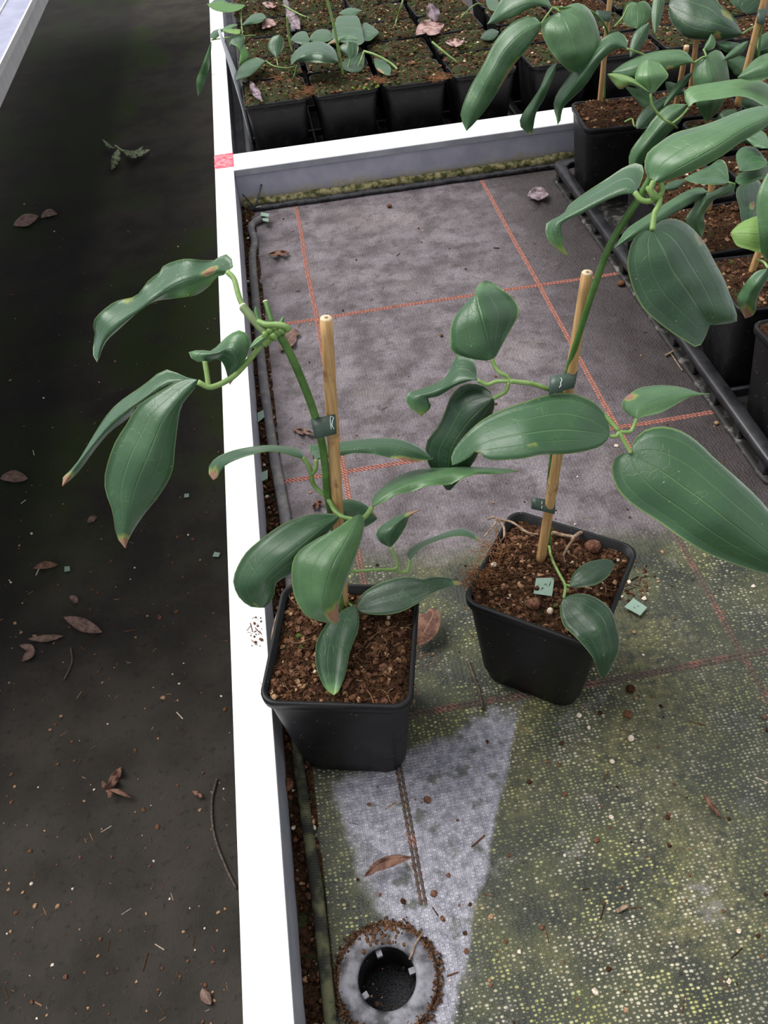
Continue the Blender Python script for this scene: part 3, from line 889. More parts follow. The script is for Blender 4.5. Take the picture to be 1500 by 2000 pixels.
# ------------------------------------------------------------------ leaves and stems
def leaf(root, A, M, B, at, off=0.0, da=0.0, db=0.0, tone=0.3, ta=0.0, tb=0.0, dry=(), bulge=0.0006, wave=0.0, wf=5.0, N=15, K=4, name='leaf', label=None, mats=None, under=False, th=0.00035, tip_tone=0.0, ridge=0.004):
    """blade lofted between an edge line, the midrib and the other edge.  at = ('D', depth) a blade standing at that
    distance, ('Z', height) a level blade, ('ZD', height) / ('YD', y) the blade's base there, then as 'D'."""
    kind, val = at
    if kind == 'ZD': kind, val = 'D', depth(PZ(M[0][0], M[0][1], val))
    if kind == 'YD': kind, val = 'D', depth(PY(M[0][0], M[0][1], val))
    N = max(N, 2 * max(len(A), len(B)) + 3)
    Mr = cr(M, N)
    Ar = cr([M[0]] + list(A) + [M[-1]], N)
    Br = cr([M[0]] + list(B) + [M[-1]], N)
    ph = (M[0][0] * 0.37 + M[0][1] * 0.11) % 6.28
    grid, uv, tn, dr = [], [], [], []
    for i in range(N):
        t = i / (N - 1)
        o0 = lerpl(off, t)
        e = math.sin(math.pi * min(max(t, 0), 1)) ** 0.6
        row = []
        for c in range(-K, K + 1):
            s = abs(c) / K
            E = Ar[i] if c < 0 else Br[i]
            de = (lerpl(da, t) if c < 0 else lerpl(db, t)) + (ridge if kind == 'D' else -ridge * 0.6)
            x = Mr[i][0] * (1 - s) + E[0] * s
            y = Mr[i][1] * (1 - s) + E[1] * s
            sg = -1.0 if kind == 'D' else 1.0
            v = val + o0 + e * (de * s + sg * bulge * math.sin(math.pi * s) + wave * s * s * math.sin(wf * 2 * math.pi * t + ph + (1.3 if c < 0 else 0)))
            pw = PT(x, y, kind, v)
            v += 0.0015 * e * noise.noise(pw * 45) + 0.0007 * e * s * noise.noise(pw * 170)
            row.append(PT(x, y, kind, v))
            u = c / K
            uv.append((u, t))
            tt = tone + (ta if c < 0 else tb) * s + tip_tone * sst(0.75, 1.0, t)
            tn.append(tt)
            dv = 0.0
            for (du, dvv, ru, rv) in dry:
                dv = max(dv, 1.25 - math.hypot((u - du) / ru, (t - dvv) / rv))
            dr.append(max(0.0, min(1.0, dv)))
        grid.append(row)
    C = 2 * K + 1
    nor = []
    for i in range(N):
        for c in range(C):
            a = grid[min(i + 1, N - 1)][c] - grid[max(i - 1, 0)][c]
            b = grid[i][min(c + 1, C - 1)] - grid[i][max(c - 1, 0)]
            n_ = a.cross(b)
            nor.append(n_.normalized() if n_.length > 1e-12 else None)
    good = [n_ for n_ in nor if n_ is not None]
    mid_n = nor[(N // 2) * C + K - 1] or good[0]
    flip = -1.0 if mid_n.dot(CAM - grid[N // 2][K]) < 0 else 1.0
    if under: flip = -flip
    nor = [(n_ if n_ is not None else mid_n) * flip for n_ in nor]
    flat = [p for r in grid for p in r]
    nv = len(flat)
    loc = root.matrix_world.translation if root is not None else None
    loc = root.location if root is not None else grid[0][K]
    V = [p + n_ * th / 2 - loc for p, n_ in zip(flat, nor)] + [p - n_ * th / 2 - loc for p, n_ in zip(flat, nor)]
    F, MI = [], []
    for i in range(N - 1):
        for c in range(C - 1):
            q = (i * C + c, i * C + c + 1, (i + 1) * C + c + 1, (i + 1) * C + c)
            a = q if flip < 0 else q[::-1]
            F.append(a); MI.append(0)
            F.append(tuple(k + nv for k in a[::-1])); MI.append(1)
    for i in range(N - 1):
        for c in (0, C - 1):
            a, b = i * C + c, (i + 1) * C + c
            F.append((a, b, b + nv, a + nv)); MI.append(2)
    me = bpy.data.meshes.new(name)
    me.from_pydata(V, [], F)
    me.polygons.foreach_set('material_index', MI)
    ul = me.uv_layers.new(name='UVMap')
    UU = uv + uv
    for l in me.loops:
        ul.data[l.index].uv = UU[l.vertex_index]
    for nm, arr in (('tone', tn + tn), ('dry', dr + dr)):
        at_ = me.attributes.new(nm, 'FLOAT', 'POINT')
        at_.data.foreach_set('value', arr)
    me.update()
    o = link(name, me, mats or LEAF, root, None if root is not None else loc)
    if label: o['label'] = label
    return o

def auto(M, wl, wr, peak=0.38, heart=0.0):
    """edge lines for a plain ovate blade about a midrib: half widths in pixels to either side"""
    n = 9
    R = cr(M, n)
    A, B = [], []
    for i in range(1, n - 1):
        t = i / (n - 1)
        dx, dy = R[i + 1][0] - R[i - 1][0], R[i + 1][1] - R[i - 1][1]
        l = math.hypot(dx, dy) or 1
        nx_, ny_ = dy / l, -dx / l
        w = (t / peak) ** 0.62 if t < peak else (max(0.0, 1 - ((t - peak) / (1 - peak)) ** 1.9)) ** 0.85
        A.append((R[i][0] + nx_ * wl * w, R[i][1] + ny_ * wl * w))
        B.append((R[i][0] - nx_ * wr * w, R[i][1] - ny_ * wr * w))
    return A, B

def aleaf(root, M, wl, wr, at, peak=0.38, **k):
    A, B = auto(M, wl, wr, peak)
    return leaf(root, A, M, B, at, **k)

def stem(root, pts, r, name='stem', mat=None, n=None, sides=8, r1=None, label=None, at=None):
    """tube through pixel points with a distance each: (x, y, depth); or all at=('Z', z)"""
    if at is not None:
        w = [tuple(PT(p[0], p[1], at[0], at[1] + (p[2] if len(p) > 2 else 0.0))) for p in pts]
    else:
        w = [tuple(PD(*p)) for p in pts]
    n = n or max(6, 5 * len(w))
    w = cr(w, n)
    m = MB()
    r1 = r if r1 is None else r1
    m.tube(w, [r + (r1 - r) * i / (n - 1) for i in range(n)], sides)
    o = m.build(name, mat or STEM, root, off=root.location)
    if label: o['label'] = label
    return o

def cane(root, p0, p1, r0, r1, knots=()):
    p0, p1 = Vector(p0), Vector(p1)
    n = 24
    pts, rs = [], []
    for i in range(n + 1):
        t = i / n
        pts.append(p0.lerp(p1, t))
        r = r0 + (r1 - r0) * t
        for k in knots:
            r *= 1 + 0.16 * math.exp(-((t - k) / 0.018) ** 2)
        rs.append(r)
    m = MB()
    m.tube(pts, rs, 12)
    o = m.build('cane', CANE, root, off=root.location)
    d = (p1 - p0).normalized()
    m = MB(); m.tube([p1 - d * 0.0003, p1 + d * 0.0004], [r1 * 0.97, r1 * 0.9], 12); m.build('cut_end', CANE_END, o, off=root.location)
    m = MB(); m.tube([p1 + d * 0.0002, p1 + d * 0.0006], [r1 * 0.32, r1 * 0.3], 8); m.build('pith', CANE_HOLE, o, off=root.location)
    return o

def tie(root, q, dfront, dback, marks=()):
    """plastic tape loop; q = four pixel corners of its front face (tl, tr, br, bl)"""
    tl, tr, br, bl = q
    prof_t, prof_b = [], []
    def add(fx, d):
        prof_t.append(PD(tl[0] + (tr[0] - tl[0]) * fx, tl[1] + (tr[1] - tl[1]) * fx, d))
        prof_b.append(PD(bl[0] + (br[0] - bl[0]) * fx, bl[1] + (br[1] - bl[1]) * fx, d))
    for k in range(6): add(k / 5, dfront - 0.0008 * math.sin(math.pi * k / 5))
    for k in range(1, 5):
        a = math.pi * k / 5
        add(1.0 + 0.02 * math.sin(a), dfront + (dback - dfront) * (1 - math.cos(a)) / 2)
    for k in range(6): add(1 - k / 5, dback)
    for k in range(1, 5):
        a = math.pi * k / 5
        add(-0.02 * math.sin(a), dback + (dfront - dback) * (1 - math.cos(a)) / 2)
    n = len(prof_t)
    m = MB()
    fs = [(k, (k + 1) % n, n + (k + 1) % n, n + k) for k in range(n)]
    m.add(prof_t + prof_b, fs)
    o = m.build('tie', TIE, root, off=root.location)
    sm = o.modifiers.new('thick', 'SOLIDIFY'); sm.thickness = 0.0004; sm.offset = 0
    for ln in marks:
        mm = MB()
        mm.tube(cr([tuple(PD(x, y, dfront - 0.0011)) for x, y in ln], 8), 0.00022, 4)
        mm.build('mark', TIE_MARK, o, off=root.location)
    return o

def pz(x, y, z): return PZ(x, y, z)

# ------------------------------------------------------------------ front potted climber by the rail
SOIL_TOP = PH - 0.0052
sA = soil_mesh(11, 44, SOIL_TOP, 0.0042, 900, False)
sB = soil_mesh(23, 44, SOIL_TOP, 0.0048, 900, False)
P1 = thing('potted_climber', 'potted climber with cane overhanging the white rail', 'potted plant', (-0.083 * G, 0.0175 * G, 0.0), 'two staked climbers set out on the cloth')
pp = thing('pot_frame', None, None, (0, 0, 0))
bpy.data.objects.remove(pp)
def place_pot(root, pair, rz):
    objs = []
    p = pot_parts(root, pair)
    p.rotation_euler = (0, 0, rz)
    for c in root.children:
        if c.name.split('.')[0] == 'soil':
            c.rotation_euler = (0, 0, rz)
place_pot(P1, sA, -0.235)
for c in P1.children:
    c.location = (0.0, -0.0062, 0.0)
    c.scale = (1, 1, 1.065)
cane(P1, PD(672, 1206, 0.520), PD(637, 622, 0.370), 0.0033, 0.0029, (0.72,))
stem(P1, [(668, 1200, 0.512), (655, 1060, 0.474), (640, 972, 0.4475), (634, 902, 0.428), (625, 850, 0.414), (608, 790, 0.400), (572, 702, 0.382), (545, 652, 0.372)], 0.0021, mat=STEM_DK, r1=0.0019)
tie(P1, ((608, 818), (654, 809), (656, 848), (616, 857)), 0.4045, 0.4165, [[(647, 838), (645, 815), (650, 812), (652, 820), (647, 826), (652, 838)]])
# crown node of the left climber
stem(P1, [(512, 668, 0.372), (530, 655, 0.371), (545, 646, 0.370), (560, 641, 0.371)], 0.0030, 'node', STEM, r1=0.0018)
for q in ((527, 648), (538, 641), (536, 657), (552, 645), (519, 655)):
    m = MB(); c = PD(q[0], q[1], 0.3685); m.chunk(c, 0.0019, 0, 1.0, 0.45); m.build('bud', STEM, P1, off=P1.location)
stem(P1, [(504, 628, 0.370), (520, 634, 0.368), (540, 634, 0.367), (556, 637, 0.367), (566, 645, 0.368)], 0.0014, 'tendril', STEM)
stem(P1, [(519, 590, 0.374), (524, 606, 0.373), (531, 630, 0.372)], 0.0012, 'shoot_stub', STEM_DK)
m = MB(); a, b = PD(519, 590, 0.374), PD(518, 587, 0.374); m.tube([a, b], 0.00115, 8); m.build('cut_end', STEM_CUT, P1, off=P1.location)
stem(P1, [(475, 600, 0.372), (490, 618, 0.371), (508, 638, 0.371), (520, 650, 0.371)], 0.0021, 'shoot_stub', simple('olive_stem', (0.12, 0.17, 0.07), (0.17, 0.23, 0.10), 100))
m = MB(); a, b = PD(475.5, 600.5, 0.3718), PD(473.5, 598, 0.3722); m.tube([a, b], 0.00185, 8); m.build('cut_end', STEM_CUT, P1, off=P1.location)
aleaf(P1, [(512, 640), (503, 620), (499, 597)], 5, 5, ('D', 0.369), tone=0.75, name='bract')
aleaf(P1, [(545, 636), (550, 628), (554, 618)], 4, 4, ('D', 0.369), tone=0.80, name='bract')
aleaf(P1, [(520, 656), (505, 668), (488, 680)], 8, 8, ('D', 0.3675), tone=0.72, name='bract')
stem(P1, [(512, 640, 0.3715), (488, 612, 0.3722), (472, 592, 0.373), (464, 570, 0.374), (457, 545, 0.375), (444, 531, 0.376)], 0.0013, 'petiole', STEM)
stem(P1, [(515, 668, 0.372), (484, 706, 0.374), (452, 738, 0.374), (412, 756, 0.372), (386, 746, 0.370)], 0.0013, 'petiole', STEM)
stem(P1, [(407, 754, 0.372), (404, 730, 0.3715), (400, 706, 0.371)], 0.0012, 'petiole', STEM)
# 1a drooping wavy leaf; yellow light through one half put into its tone
leaf(P1, [(456, 519), (450, 502), (436, 496), (422, 508), (392, 508), (360, 506), (322, 518), (312, 532), (290, 548), (266, 578), (222, 591), (183, 626), (186, 650), (182, 690)],
     [(444, 530), (420, 531), (380, 542), (340, 557), (280, 602), (232, 638), (204, 666), (190, 708)],
     [(440, 536), (424, 541), (408, 559), (380, 577), (336, 583), (300, 589), (272, 607), (233, 642), (205, 670)],
     ('D', 0.376), [0, -0.004, 0.0, 0.010, 0.024], 0.010, 0.006, tone=0.34, tb=0.5, dry=[(-0.1, 0.12, 0.35, 0.05), (0.95, 0.45, 0.2, 0.06), (0.0, 1.0, 0.5, 0.03), (-0.9, 0.62, 0.2, 0.03)], wave=0.006, wf=4)
# 1b small curled leaf
leaf(P1, [(384, 706), (367, 690), (390, 684), (414, 685), (444, 657), (468, 645), (486, 658), (484, 690), (468, 722)],
     [(400, 707), (398, 695), (425, 690), (445, 682), (462, 690), (460, 715), (449, 752)],
     [(406, 708), (412, 704), (425, 701), (434, 707), (441, 722)],
     ('D', 0.371), [0, -0.004, -0.006, 0.0, 0.010], [0.004, 0.006, -0.004, -0.002], 0.006, tone=0.35, ta=0.25, dry=[(0.2, 1.0, 1.2, 0.16)])
# 1c, 1d hanging pair
leaf(P1, [(356, 735), (332, 722), (308, 730), (284, 750), (228, 790), (196, 830), (152, 902), (119, 938)],
     [(386, 742), (330, 748), (280, 782), (225, 822), (180, 872), (138, 926), (122, 950)],
     [(376, 750), (330, 766), (268, 792), (252, 815), (216, 842), (188, 874), (152, 922)],
     ('D', 0.372), [0, 0.004, 0.010, 0.020, 0.034], 0.008, 0.005, tone=0.37, dry=[(0, 1.0, 1.6, 0.105)], bulge=0.0010)
leaf(P1, [(356, 740), (324, 758), (268, 794), (252, 822), (224, 866), (206, 922), (206, 958), (220, 998), (228, 1046)],
     [(385, 742), (345, 785), (318, 822), (294, 880), (272, 932), (258, 975), (244, 1046), (245, 1071)],
     [(386, 748), (376, 764), (353, 796), (342, 870), (336, 922), (312, 966), (280, 1006), (254, 1046)],
     ('D', 0.370), [0, -0.006, -0.002, 0.010, 0.026], 0.006, 0.004, tone=0.36, dry=[(0, 1.0, 1.6, 0.085)], bulge=0.0010)
# 1e, 1f the narrow pair at the second node
stem(P1, [(639, 972, 0.4475), (613, 948, 0.445), (608, 926, 0.441), (602, 908, 0.438), (590, 893, 0.436)], 0.0013, 'petiole', STEM)
stem(P1, [(609, 926, 0.441), (617, 915, 0.439), (618, 898, 0.437)], 0.0012, 'petiole', STEM)
leaf(P1, [(585, 879), (560, 873), (518, 870), (455, 880), (417, 899), (407, 920)],
     [(594, 892), (572, 881), (540, 877), (500, 880), (455, 890), (428, 906), (416, 938)],
     [(588, 896), (564, 888), (530, 881), (484, 890), (448, 904), (432, 917), (422, 938)],
     ('D', 0.436), [0, -0.003, -0.006, -0.002, 0.012], 0.016, -0.010, tone=0.39, ta=0.05, dry=[(0, 1.0, 1.6, 0.14)])
leaf(P1, [(600, 872), (625, 868), (660, 864), (708, 858), (760, 856), (800, 864), (828, 880)],
     [(618, 897), (640, 886), (690, 876), (750, 872), (800, 880), (844, 897)],
     [(622, 898), (656, 892), (696, 885), (726, 887), (768, 895), (806, 902)],
     ('D', 0.438), [0, 0.004, 0.004, 0.006, 0.014], 0.010, -0.004, tone=0.29, ta=0.1, dry=[(0.95, 0.8, 0.3, 0.16)], wave=0.0015)
# 1g long light leaf to the right
stem(P1, [(641, 974, 0.4470), (650, 990, 0.446), (664, 1006, 0.445), (690, 1017, 0.443), (712, 1010, 0.442), (727, 990, 0.441)], 0.0014, 'petiole', STEM)
leaf(P1, [(726, 978), (740, 958), (768, 936), (804, 920), (836, 915), (880, 910), (940, 913), (992, 916)],
     [(727, 990), (752, 966), (790, 947), (840, 932), (900, 922), (960, 919), (1014, 920)],
     [(734, 987), (752, 980), (776, 965), (798, 962), (840, 948), (876, 947), (900, 936), (930, 926), (968, 926), (1000, 922)],
     ('D', 0.441), [0, 0.002, 0.004, 0.006, 0.012], 0.014, -0.006, tone=0.54, tb=0.1, dry=[(0, 1.0, 1.0, 0.03)], wave=0.0022, wf=4)
# 1h broad left leaf over the rail
stem(P1, [(643, 976, 0.4465), (652, 996, 0.444), (668, 1009, 0.441), (690, 1014, 0.438)], 0.0012, 'petiole', STEM)
leaf(P1, [(645, 1003), (628, 1004), (600, 1006), (552, 1024), (512, 1052), (480, 1080), (460, 1116), (456, 1140), (468, 1168), (490, 1185)],
     [(662, 1010), (628, 1032), (590, 1062), (558, 1088), (528, 1116), (500, 1150), (506, 1187)],
     [(660, 1016), (640, 1040), (606, 1085), (574, 1116), (548, 1132), (537, 1142), (536, 1160), (522, 1184)],
     ('D', 0.441), [0, -0.008, -0.012, -0.008, 0.010], 0.010, 0.006, tone=0.31, dry=[(-0.4, 0.98, 0.25, 0.03)], bulge=0.0010)
# 1i light leaf drooping towards the viewer
leaf(P1, [(680, 1016), (655, 1034), (620, 1052), (585, 1075), (571, 1100), (570, 1136), (578, 1172), (596, 1200), (615, 1210), (640, 1216)],
     [(702, 1004), (676, 1056), (652, 1100), (638, 1140), (632, 1180), (655, 1219)],
     [(708, 1006), (711, 1018), (708, 1044), (696, 1084), (680, 1124), (668, 1160), (660, 1185), (663, 1208)],
     ('D', 0.436), [0, -0.012, -0.018, -0.014, 0.0], 0.008, 0.008, tone=0.54, tb=0.08, dry=[(0.35, 0.97, 0.9, 0.13), (1.0, 0.86, 0.35, 0.10)], bulge=0.0010)
# 1j leaf behind the cane
leaf(P1, [(648, 985), (662, 978), (682, 975), (708, 982), (728, 999)],
     [(640, 1000), (665, 998), (700, 1000), (737, 1013)],
     [(650, 1018), (680, 1030), (710, 1030), (726, 1022)],
     ('D', 0.462), [0, 0, 0.004, 0.008], tone=0.31, ta=0.12, dry=[(-0.8, 0.95, 0.4, 0.12)])
# 1k, 1l little pair low on the right
stem(P1, [(660, 1120, 0.487), (692, 1116, 0.486), (735, 1113, 0.488), (772, 1111, 0.490), (775, 1096, 0.490), (763, 1068, 0.490)], 0.0009, 'petiole', STEM)
stem(P1, [(770, 1112, 0.490), (784, 1117, 0.491), (797, 1115, 0.491), (801, 1094, 0.491)], 0.0009, 'petiole', STEM)
leaf(P1, [(744, 1060), (734, 1048), (740, 1032), (764, 1014), (790, 1003)], [(762, 1069), (762, 1045), (780, 1020), (820, 996)], [(776, 1054), (792, 1028), (800, 1008)],
     ('D', 0.490), [0, -0.004, 0, 0.008], 0.004, 0.006, tone=0.29, dry=[(0, 1.0, 1.5, 0.30)])
leaf(P1, [(794, 1082), (808, 1066), (844, 1050), (880, 1037), (908, 1033), (932, 1047)], [(801, 1095), (815, 1072), (850, 1054), (885, 1042), (915, 1042), (943, 1061)], [(808, 1086), (826, 1068), (856, 1055), (886, 1047), (914, 1048)],
     ('D', 0.491), [0, 0.006, 0.012, 0.012, 0.010], 0.008, -0.008, tone=0.33, dry=[(0, 1.0, 1.2, 0.12)])
# 1m, 1n dark leaves lying on the soil
stem(P1, [(668, 1160, 0.093), (676, 1172, 0.099), (688, 1184, 0.104)], 0.0008, 'petiole', STEM, at=('Z', 0.0))
leaf(P1, [(698, 1180), (708, 1160), (740, 1140), (780, 1128), (808, 1128), (822, 1133), (846, 1127), (880, 1130)], [(697, 1190), (735, 1176), (780, 1164), (830, 1150), (870, 1142), (904, 1140)], [(708, 1197), (740, 1201), (780, 1196), (820, 1176), (856, 1153)],
     ('Z', 0.103), [0, 0.004, 0.006, 0.008, 0.008], 0.004, 0.002, tone=0.10, dry=[(0, 1.0, 1.3, 0.08)])
leaf(P1, [(672, 1190), (644, 1212), (622, 1244), (616, 1268), (618, 1304), (632, 1340), (644, 1354)], [(692, 1181), (672, 1215), (662, 1260), (656, 1305), (652, 1358)], [(700, 1196), (700, 1228), (684, 1272), (676, 1312), (662, 1350)],
     ('Z', 0.104), [0, 0.003, 0.003, 0.0, -0.004], 0.003, 0.002, tone=0.13, tip_tone=0.85)
# loose roots on the soil
stem(P1, [(688, 1280, 0.0), (706, 1250, 0.001), (735, 1232, 0.002), (748, 1216, 0.003), (738, 1207, 0.002), (712, 1215, 0.0)], 0.0006, 'root', ROOT, at=('Z', 0.0895))
stem(P1, [(728, 1245, 0.001), (760, 1257, 0.001), (790, 1264, 0.0), (808, 1270, 0.001)], 0.0005, 'root', ROOT, at=('Z', 0.0895))
stem(P1, [(530, 1250, 0.0), (538, 1210, 0.001), (550, 1180, 0.001)], 0.0006, 'root', ROOT, at=('Z', 0.0905))

# ------------------------------------------------------------------ second front climber
P2 = thing('potted_climber', 'potted climber standing clear on the open cloth, long leaves at right', 'potted plant', (0.4575 * G, 0.105 * G, 0.0), 'two staked climbers set out on the cloth')
place_pot(P2, sB, -0.635)
cane(P2, PD(1055, 1100, 0.5365), PD(1147, 533, 0.385), 0.0030, 0.0027, (0.34,))
stem(P2, [(1073, 1062, 0.527), (1070, 1000, 0.507), (1074, 930, 0.488), (1080, 880, 0.473), (1092, 800, 0.448), (1108, 728, 0.427), (1135, 640, 0.402), (1165, 548, 0.3795), (1192, 478, 0.366), (1224, 424, 0.357), (1250, 384, 0.351), (1272, 346, 0.346), (1290, 316, 0.343)], 0.0016, mat=STEM_DK, n=70)
tie(P2, ((1076, 735), (1127, 725), (1120, 758), (1073, 771)), 0.4245, 0.4385, [[(1095, 738), (1098, 742), (1095, 748), (1096, 752), (1092, 757)]])
tie(P2, ((1039, 971), (1084, 978), (1082, 1004), (1039, 994)), 0.4965, 0.512, [[(1059, 979), (1058, 985)], [(1059, 988), (1058, 993)]])
stem(P2, [(1100, 766, 0.436), (1071, 760, 0.432), (1041, 750, 0.430), (995, 744, 0.428)], 0.0013, 'petiole', STEM)
stem(P2, [(997, 745, 0.428), (990, 735, 0.4275), (976, 728, 0.427), (967, 716, 0.427), (961, 702, 0.427)], 0.0011, 'petiole', STEM)
stem(P2, [(996, 744, 0.428), (970, 745, 0.4285), (952, 751, 0.429), (933, 743, 0.429)], 0.0011, 'petiole', STEM)
stem(P2, [(994, 746, 0.428), (988, 764, 0.431), (964, 778, 0.434)], 0.0011, 'petiole', STEM)
# 2a heart leaf
leaf(P2, [(946, 704), (909, 698), (882, 685), (880, 664), (881, 637), (892, 613), (912, 591), (927, 577), (931, 560)],
     [(961, 702), (953, 668), (946, 640), (936, 606), (930, 580), (938, 556), (948, 548)],
     [(967, 698), (977, 680), (995, 647), (1010, 620), (1012, 598), (995, 577), (973, 561), (959, 551)],
     ('D', 0.427), [0, -0.006, -0.008, -0.004, 0.010], 0.004, 0.016, tone=0.40, tb=-0.06, tip_tone=0.35, dry=[(-0.7, 0.97, 0.3, 0.03)], bulge=0.0010)
# 2b folded leaf to the left with curled yellow tip
leaf(P2, [(930, 720), (927, 704), (909, 690), (893, 694), (880, 720), (863, 743), (826, 759), (793, 771), (800, 794)],
     [(932, 742), (905, 742), (870, 757), (840, 768), (815, 775), (812, 795), (823, 812)],
     [(924, 742), (893, 752), (857, 773), (836, 778), (842, 792), (838, 800)],
     ('D', 0.429), [0, 0.004, 0.010, 0.012, 0.018], [0.016, 0.016, 0.006, 0.0], -0.002, tone=0.27, tip_tone=0.75, dry=[(0.5, 1.0, 0.8, 0.05)])
# 2c dark hanging leaf
leaf(P2, [(952, 759), (930, 750), (903, 752), (881, 773), (869, 804), (857, 831), (836, 858), (831, 876), (838, 908)],
     [(964, 778), (930, 808), (905, 836), (880, 880), (872, 957)],
     [(966, 783), (964, 801), (952, 831), (936, 880), (921, 908), (880, 957)],
     ('D', 0.434), [0, 0.004, 0.012, 0.022, 0.036], 0.004, 0.006, tone=0.06, bulge=0.0010)
# side branch and right leaves
stem(P2, [(1098, 772, 0.440), (1140, 790, 0.436), (1176, 808, 0.431), (1209, 842, 0.427)], 0.0012, 'branch', STEM)
stem(P2, [(1209, 843, 0.427), (1204, 852, 0.4265), (1192, 852, 0.4265)], 0.0010, 'petiole', STEM)
stem(P2, [(1209, 843, 0.427), (1218, 844, 0.427), (1231, 843, 0.4275), (1238, 832, 0.428), (1243, 818, 0.428)], 0.0010, 'petiole', STEM)
stem(P2, [(1209, 843, 0.427), (1214, 853, 0.4265), (1223, 869, 0.426), (1232, 885, 0.4255)], 0.0011, 'petiole', STEM)
leaf(P2, [(1190, 832), (1176, 801), (1148, 779), (1111, 768), (1071, 771), (1025, 785), (979, 801), (940, 822), (909, 850), (888, 877), (881, 896)],
     [(1191, 850), (1136, 842), (1087, 840), (1025, 848), (979, 856), (943, 867), (909, 887), (883, 909)],
     [(1187, 858), (1173, 871), (1148, 880), (1105, 887), (1056, 888), (1019, 896), (964, 899), (946, 894), (936, 882), (927, 883), (919, 892), (900, 903)],
     ('D', 0.4265), [0, -0.010, -0.016, -0.012, 0.0], 0.010, -0.008, tone=0.37, dry=[(0.95, 0.80, 0.25, 0.03), (0.6, 0.48, 0.16, 0.03)], bulge=0.0010)
leaf(P2, [(1228, 810), (1215, 797), (1217, 781), (1233, 768), (1249, 758), (1284, 753), (1313, 754), (1340, 759), (1367, 768)],
     [(1243, 818), (1246, 800), (1275, 785), (1310, 776), (1345, 770), (1388, 769)],
     [(1260, 813), (1287, 807), (1308, 797), (1335, 781), (1356, 773), (1376, 771)],
     ('D', 0.428), [0, 0.004, 0.008, 0.010, 0.012], 0.012, -0.004, tone=0.50, tb=0.15, dry=[(-0.9, 0.27, 0.3, 0.055)])
leaf(P2, [(1233, 874), (1241, 856), (1260, 840), (1287, 833), (1313, 836), (1340, 847), (1367, 867), (1393, 893), (1433, 928), (1473, 965), (1500, 995), (1545, 1050), (1580, 1100)],
     [(1234, 886), (1287, 917), (1340, 955), (1380, 984), (1420, 1016), (1468, 1053), (1505, 1080), (1590, 1126)],
     [(1224, 884), (1204, 891), (1195, 909), (1197, 933), (1207, 957), (1233, 984), (1287, 1019), (1327, 1048), (1380, 1080), (1433, 1101), (1473, 1114), (1500, 1120), (1550, 1128)],
     ('D', 0.4255), [0, -0.010, -0.016, -0.010, 0.004], 0.006, 0.010, tone=0.34, bulge=0.0010, N=19)
# top of the second climber
stem(P2, [(1262, 362, 0.349), (1275, 378, 0.345), (1286, 386, 0.344)], 0.0014, 'node', STEM)
stem(P2, [(1286, 386, 0.344), (1268, 393, 0.3445), (1252, 390, 0.345), (1240, 376, 0.346)], 0.0012, 'petiole', STEM)
stem(P2, [(1288, 386, 0.344), (1276, 384, 0.342), (1271, 370, 0.341), (1277, 354, 0.340)], 0.0012, 'petiole', STEM)
stem(P2, [(1286, 385, 0.344), (1294, 374, 0.343), (1291, 356, 0.341)], 0.0010, 'tendril', STEM)
stem(P2, [(1289, 386, 0.344), (1286, 402, 0.343), (1278, 418, 0.343), (1274, 450, 0.3425)], 0.0012, 'petiole', STEM)
leaf(P2, [(1250, 360), (1257, 336), (1254, 323), (1242, 319), (1218, 328), (1191, 346), (1149, 373), (1113, 400), (1101, 418), (1076, 431), (1066, 441), (1072, 470)],
     [(1241, 376), (1222, 366), (1180, 384), (1135, 408), (1100, 427), (1084, 440), (1088, 468), (1111, 502)],
     [(1234, 378), (1212, 381), (1179, 394), (1134, 418), (1098, 437), (1100, 466), (1101, 484)],
     ('D', 0.346), [0, 0.004, 0.008, 0.012, 0.020], [0.012, 0.012, 0.006, 0.0], -0.004, tone=0.37, tip_tone=0.8, dry=[(0, 1.0, 1.0, 0.025)])
leaf(P2, [(1266, 347), (1259, 326), (1264, 300), (1287, 280), (1318, 260), (1360, 249), (1402, 235), (1444, 218), (1478, 209), (1500, 208)],
     [(1278, 355), (1305, 340), (1350, 316), (1400, 288), (1455, 252), (1530, 216)],
     [(1290, 356), (1320, 346), (1365, 328), (1410, 304), (1443, 280), (1480, 258), (1510, 236)],
     ('D', 0.340), [0, -0.008, -0.012, -0.010, -0.002], 0.010, 0.002, tone=0.52, bulge=0.0010)
leaf(P2, [(1266, 448), (1248, 457), (1233, 475), (1225, 514), (1230, 544), (1239, 571), (1257, 604), (1287, 631), (1320, 655), (1350, 673), (1363, 679), (1376, 660)],
     [(1275, 451), (1296, 490), (1314, 529), (1338, 562), (1365, 604), (1386, 635)],
     [(1281, 439), (1296, 430), (1320, 428), (1347, 442), (1374, 472), (1395, 511), (1413, 544), (1428, 583), (1440, 620), (1434, 629), (1408, 633)],
     ('D', 0.3425), [0, -0.002, 0.004, 0.014, 0.028], -0.002, 0.014, tone=0.20, tb=0.04, dry=[(0.95, 0.33, 0.16, 0.035)], bulge=0.0010, N=19)
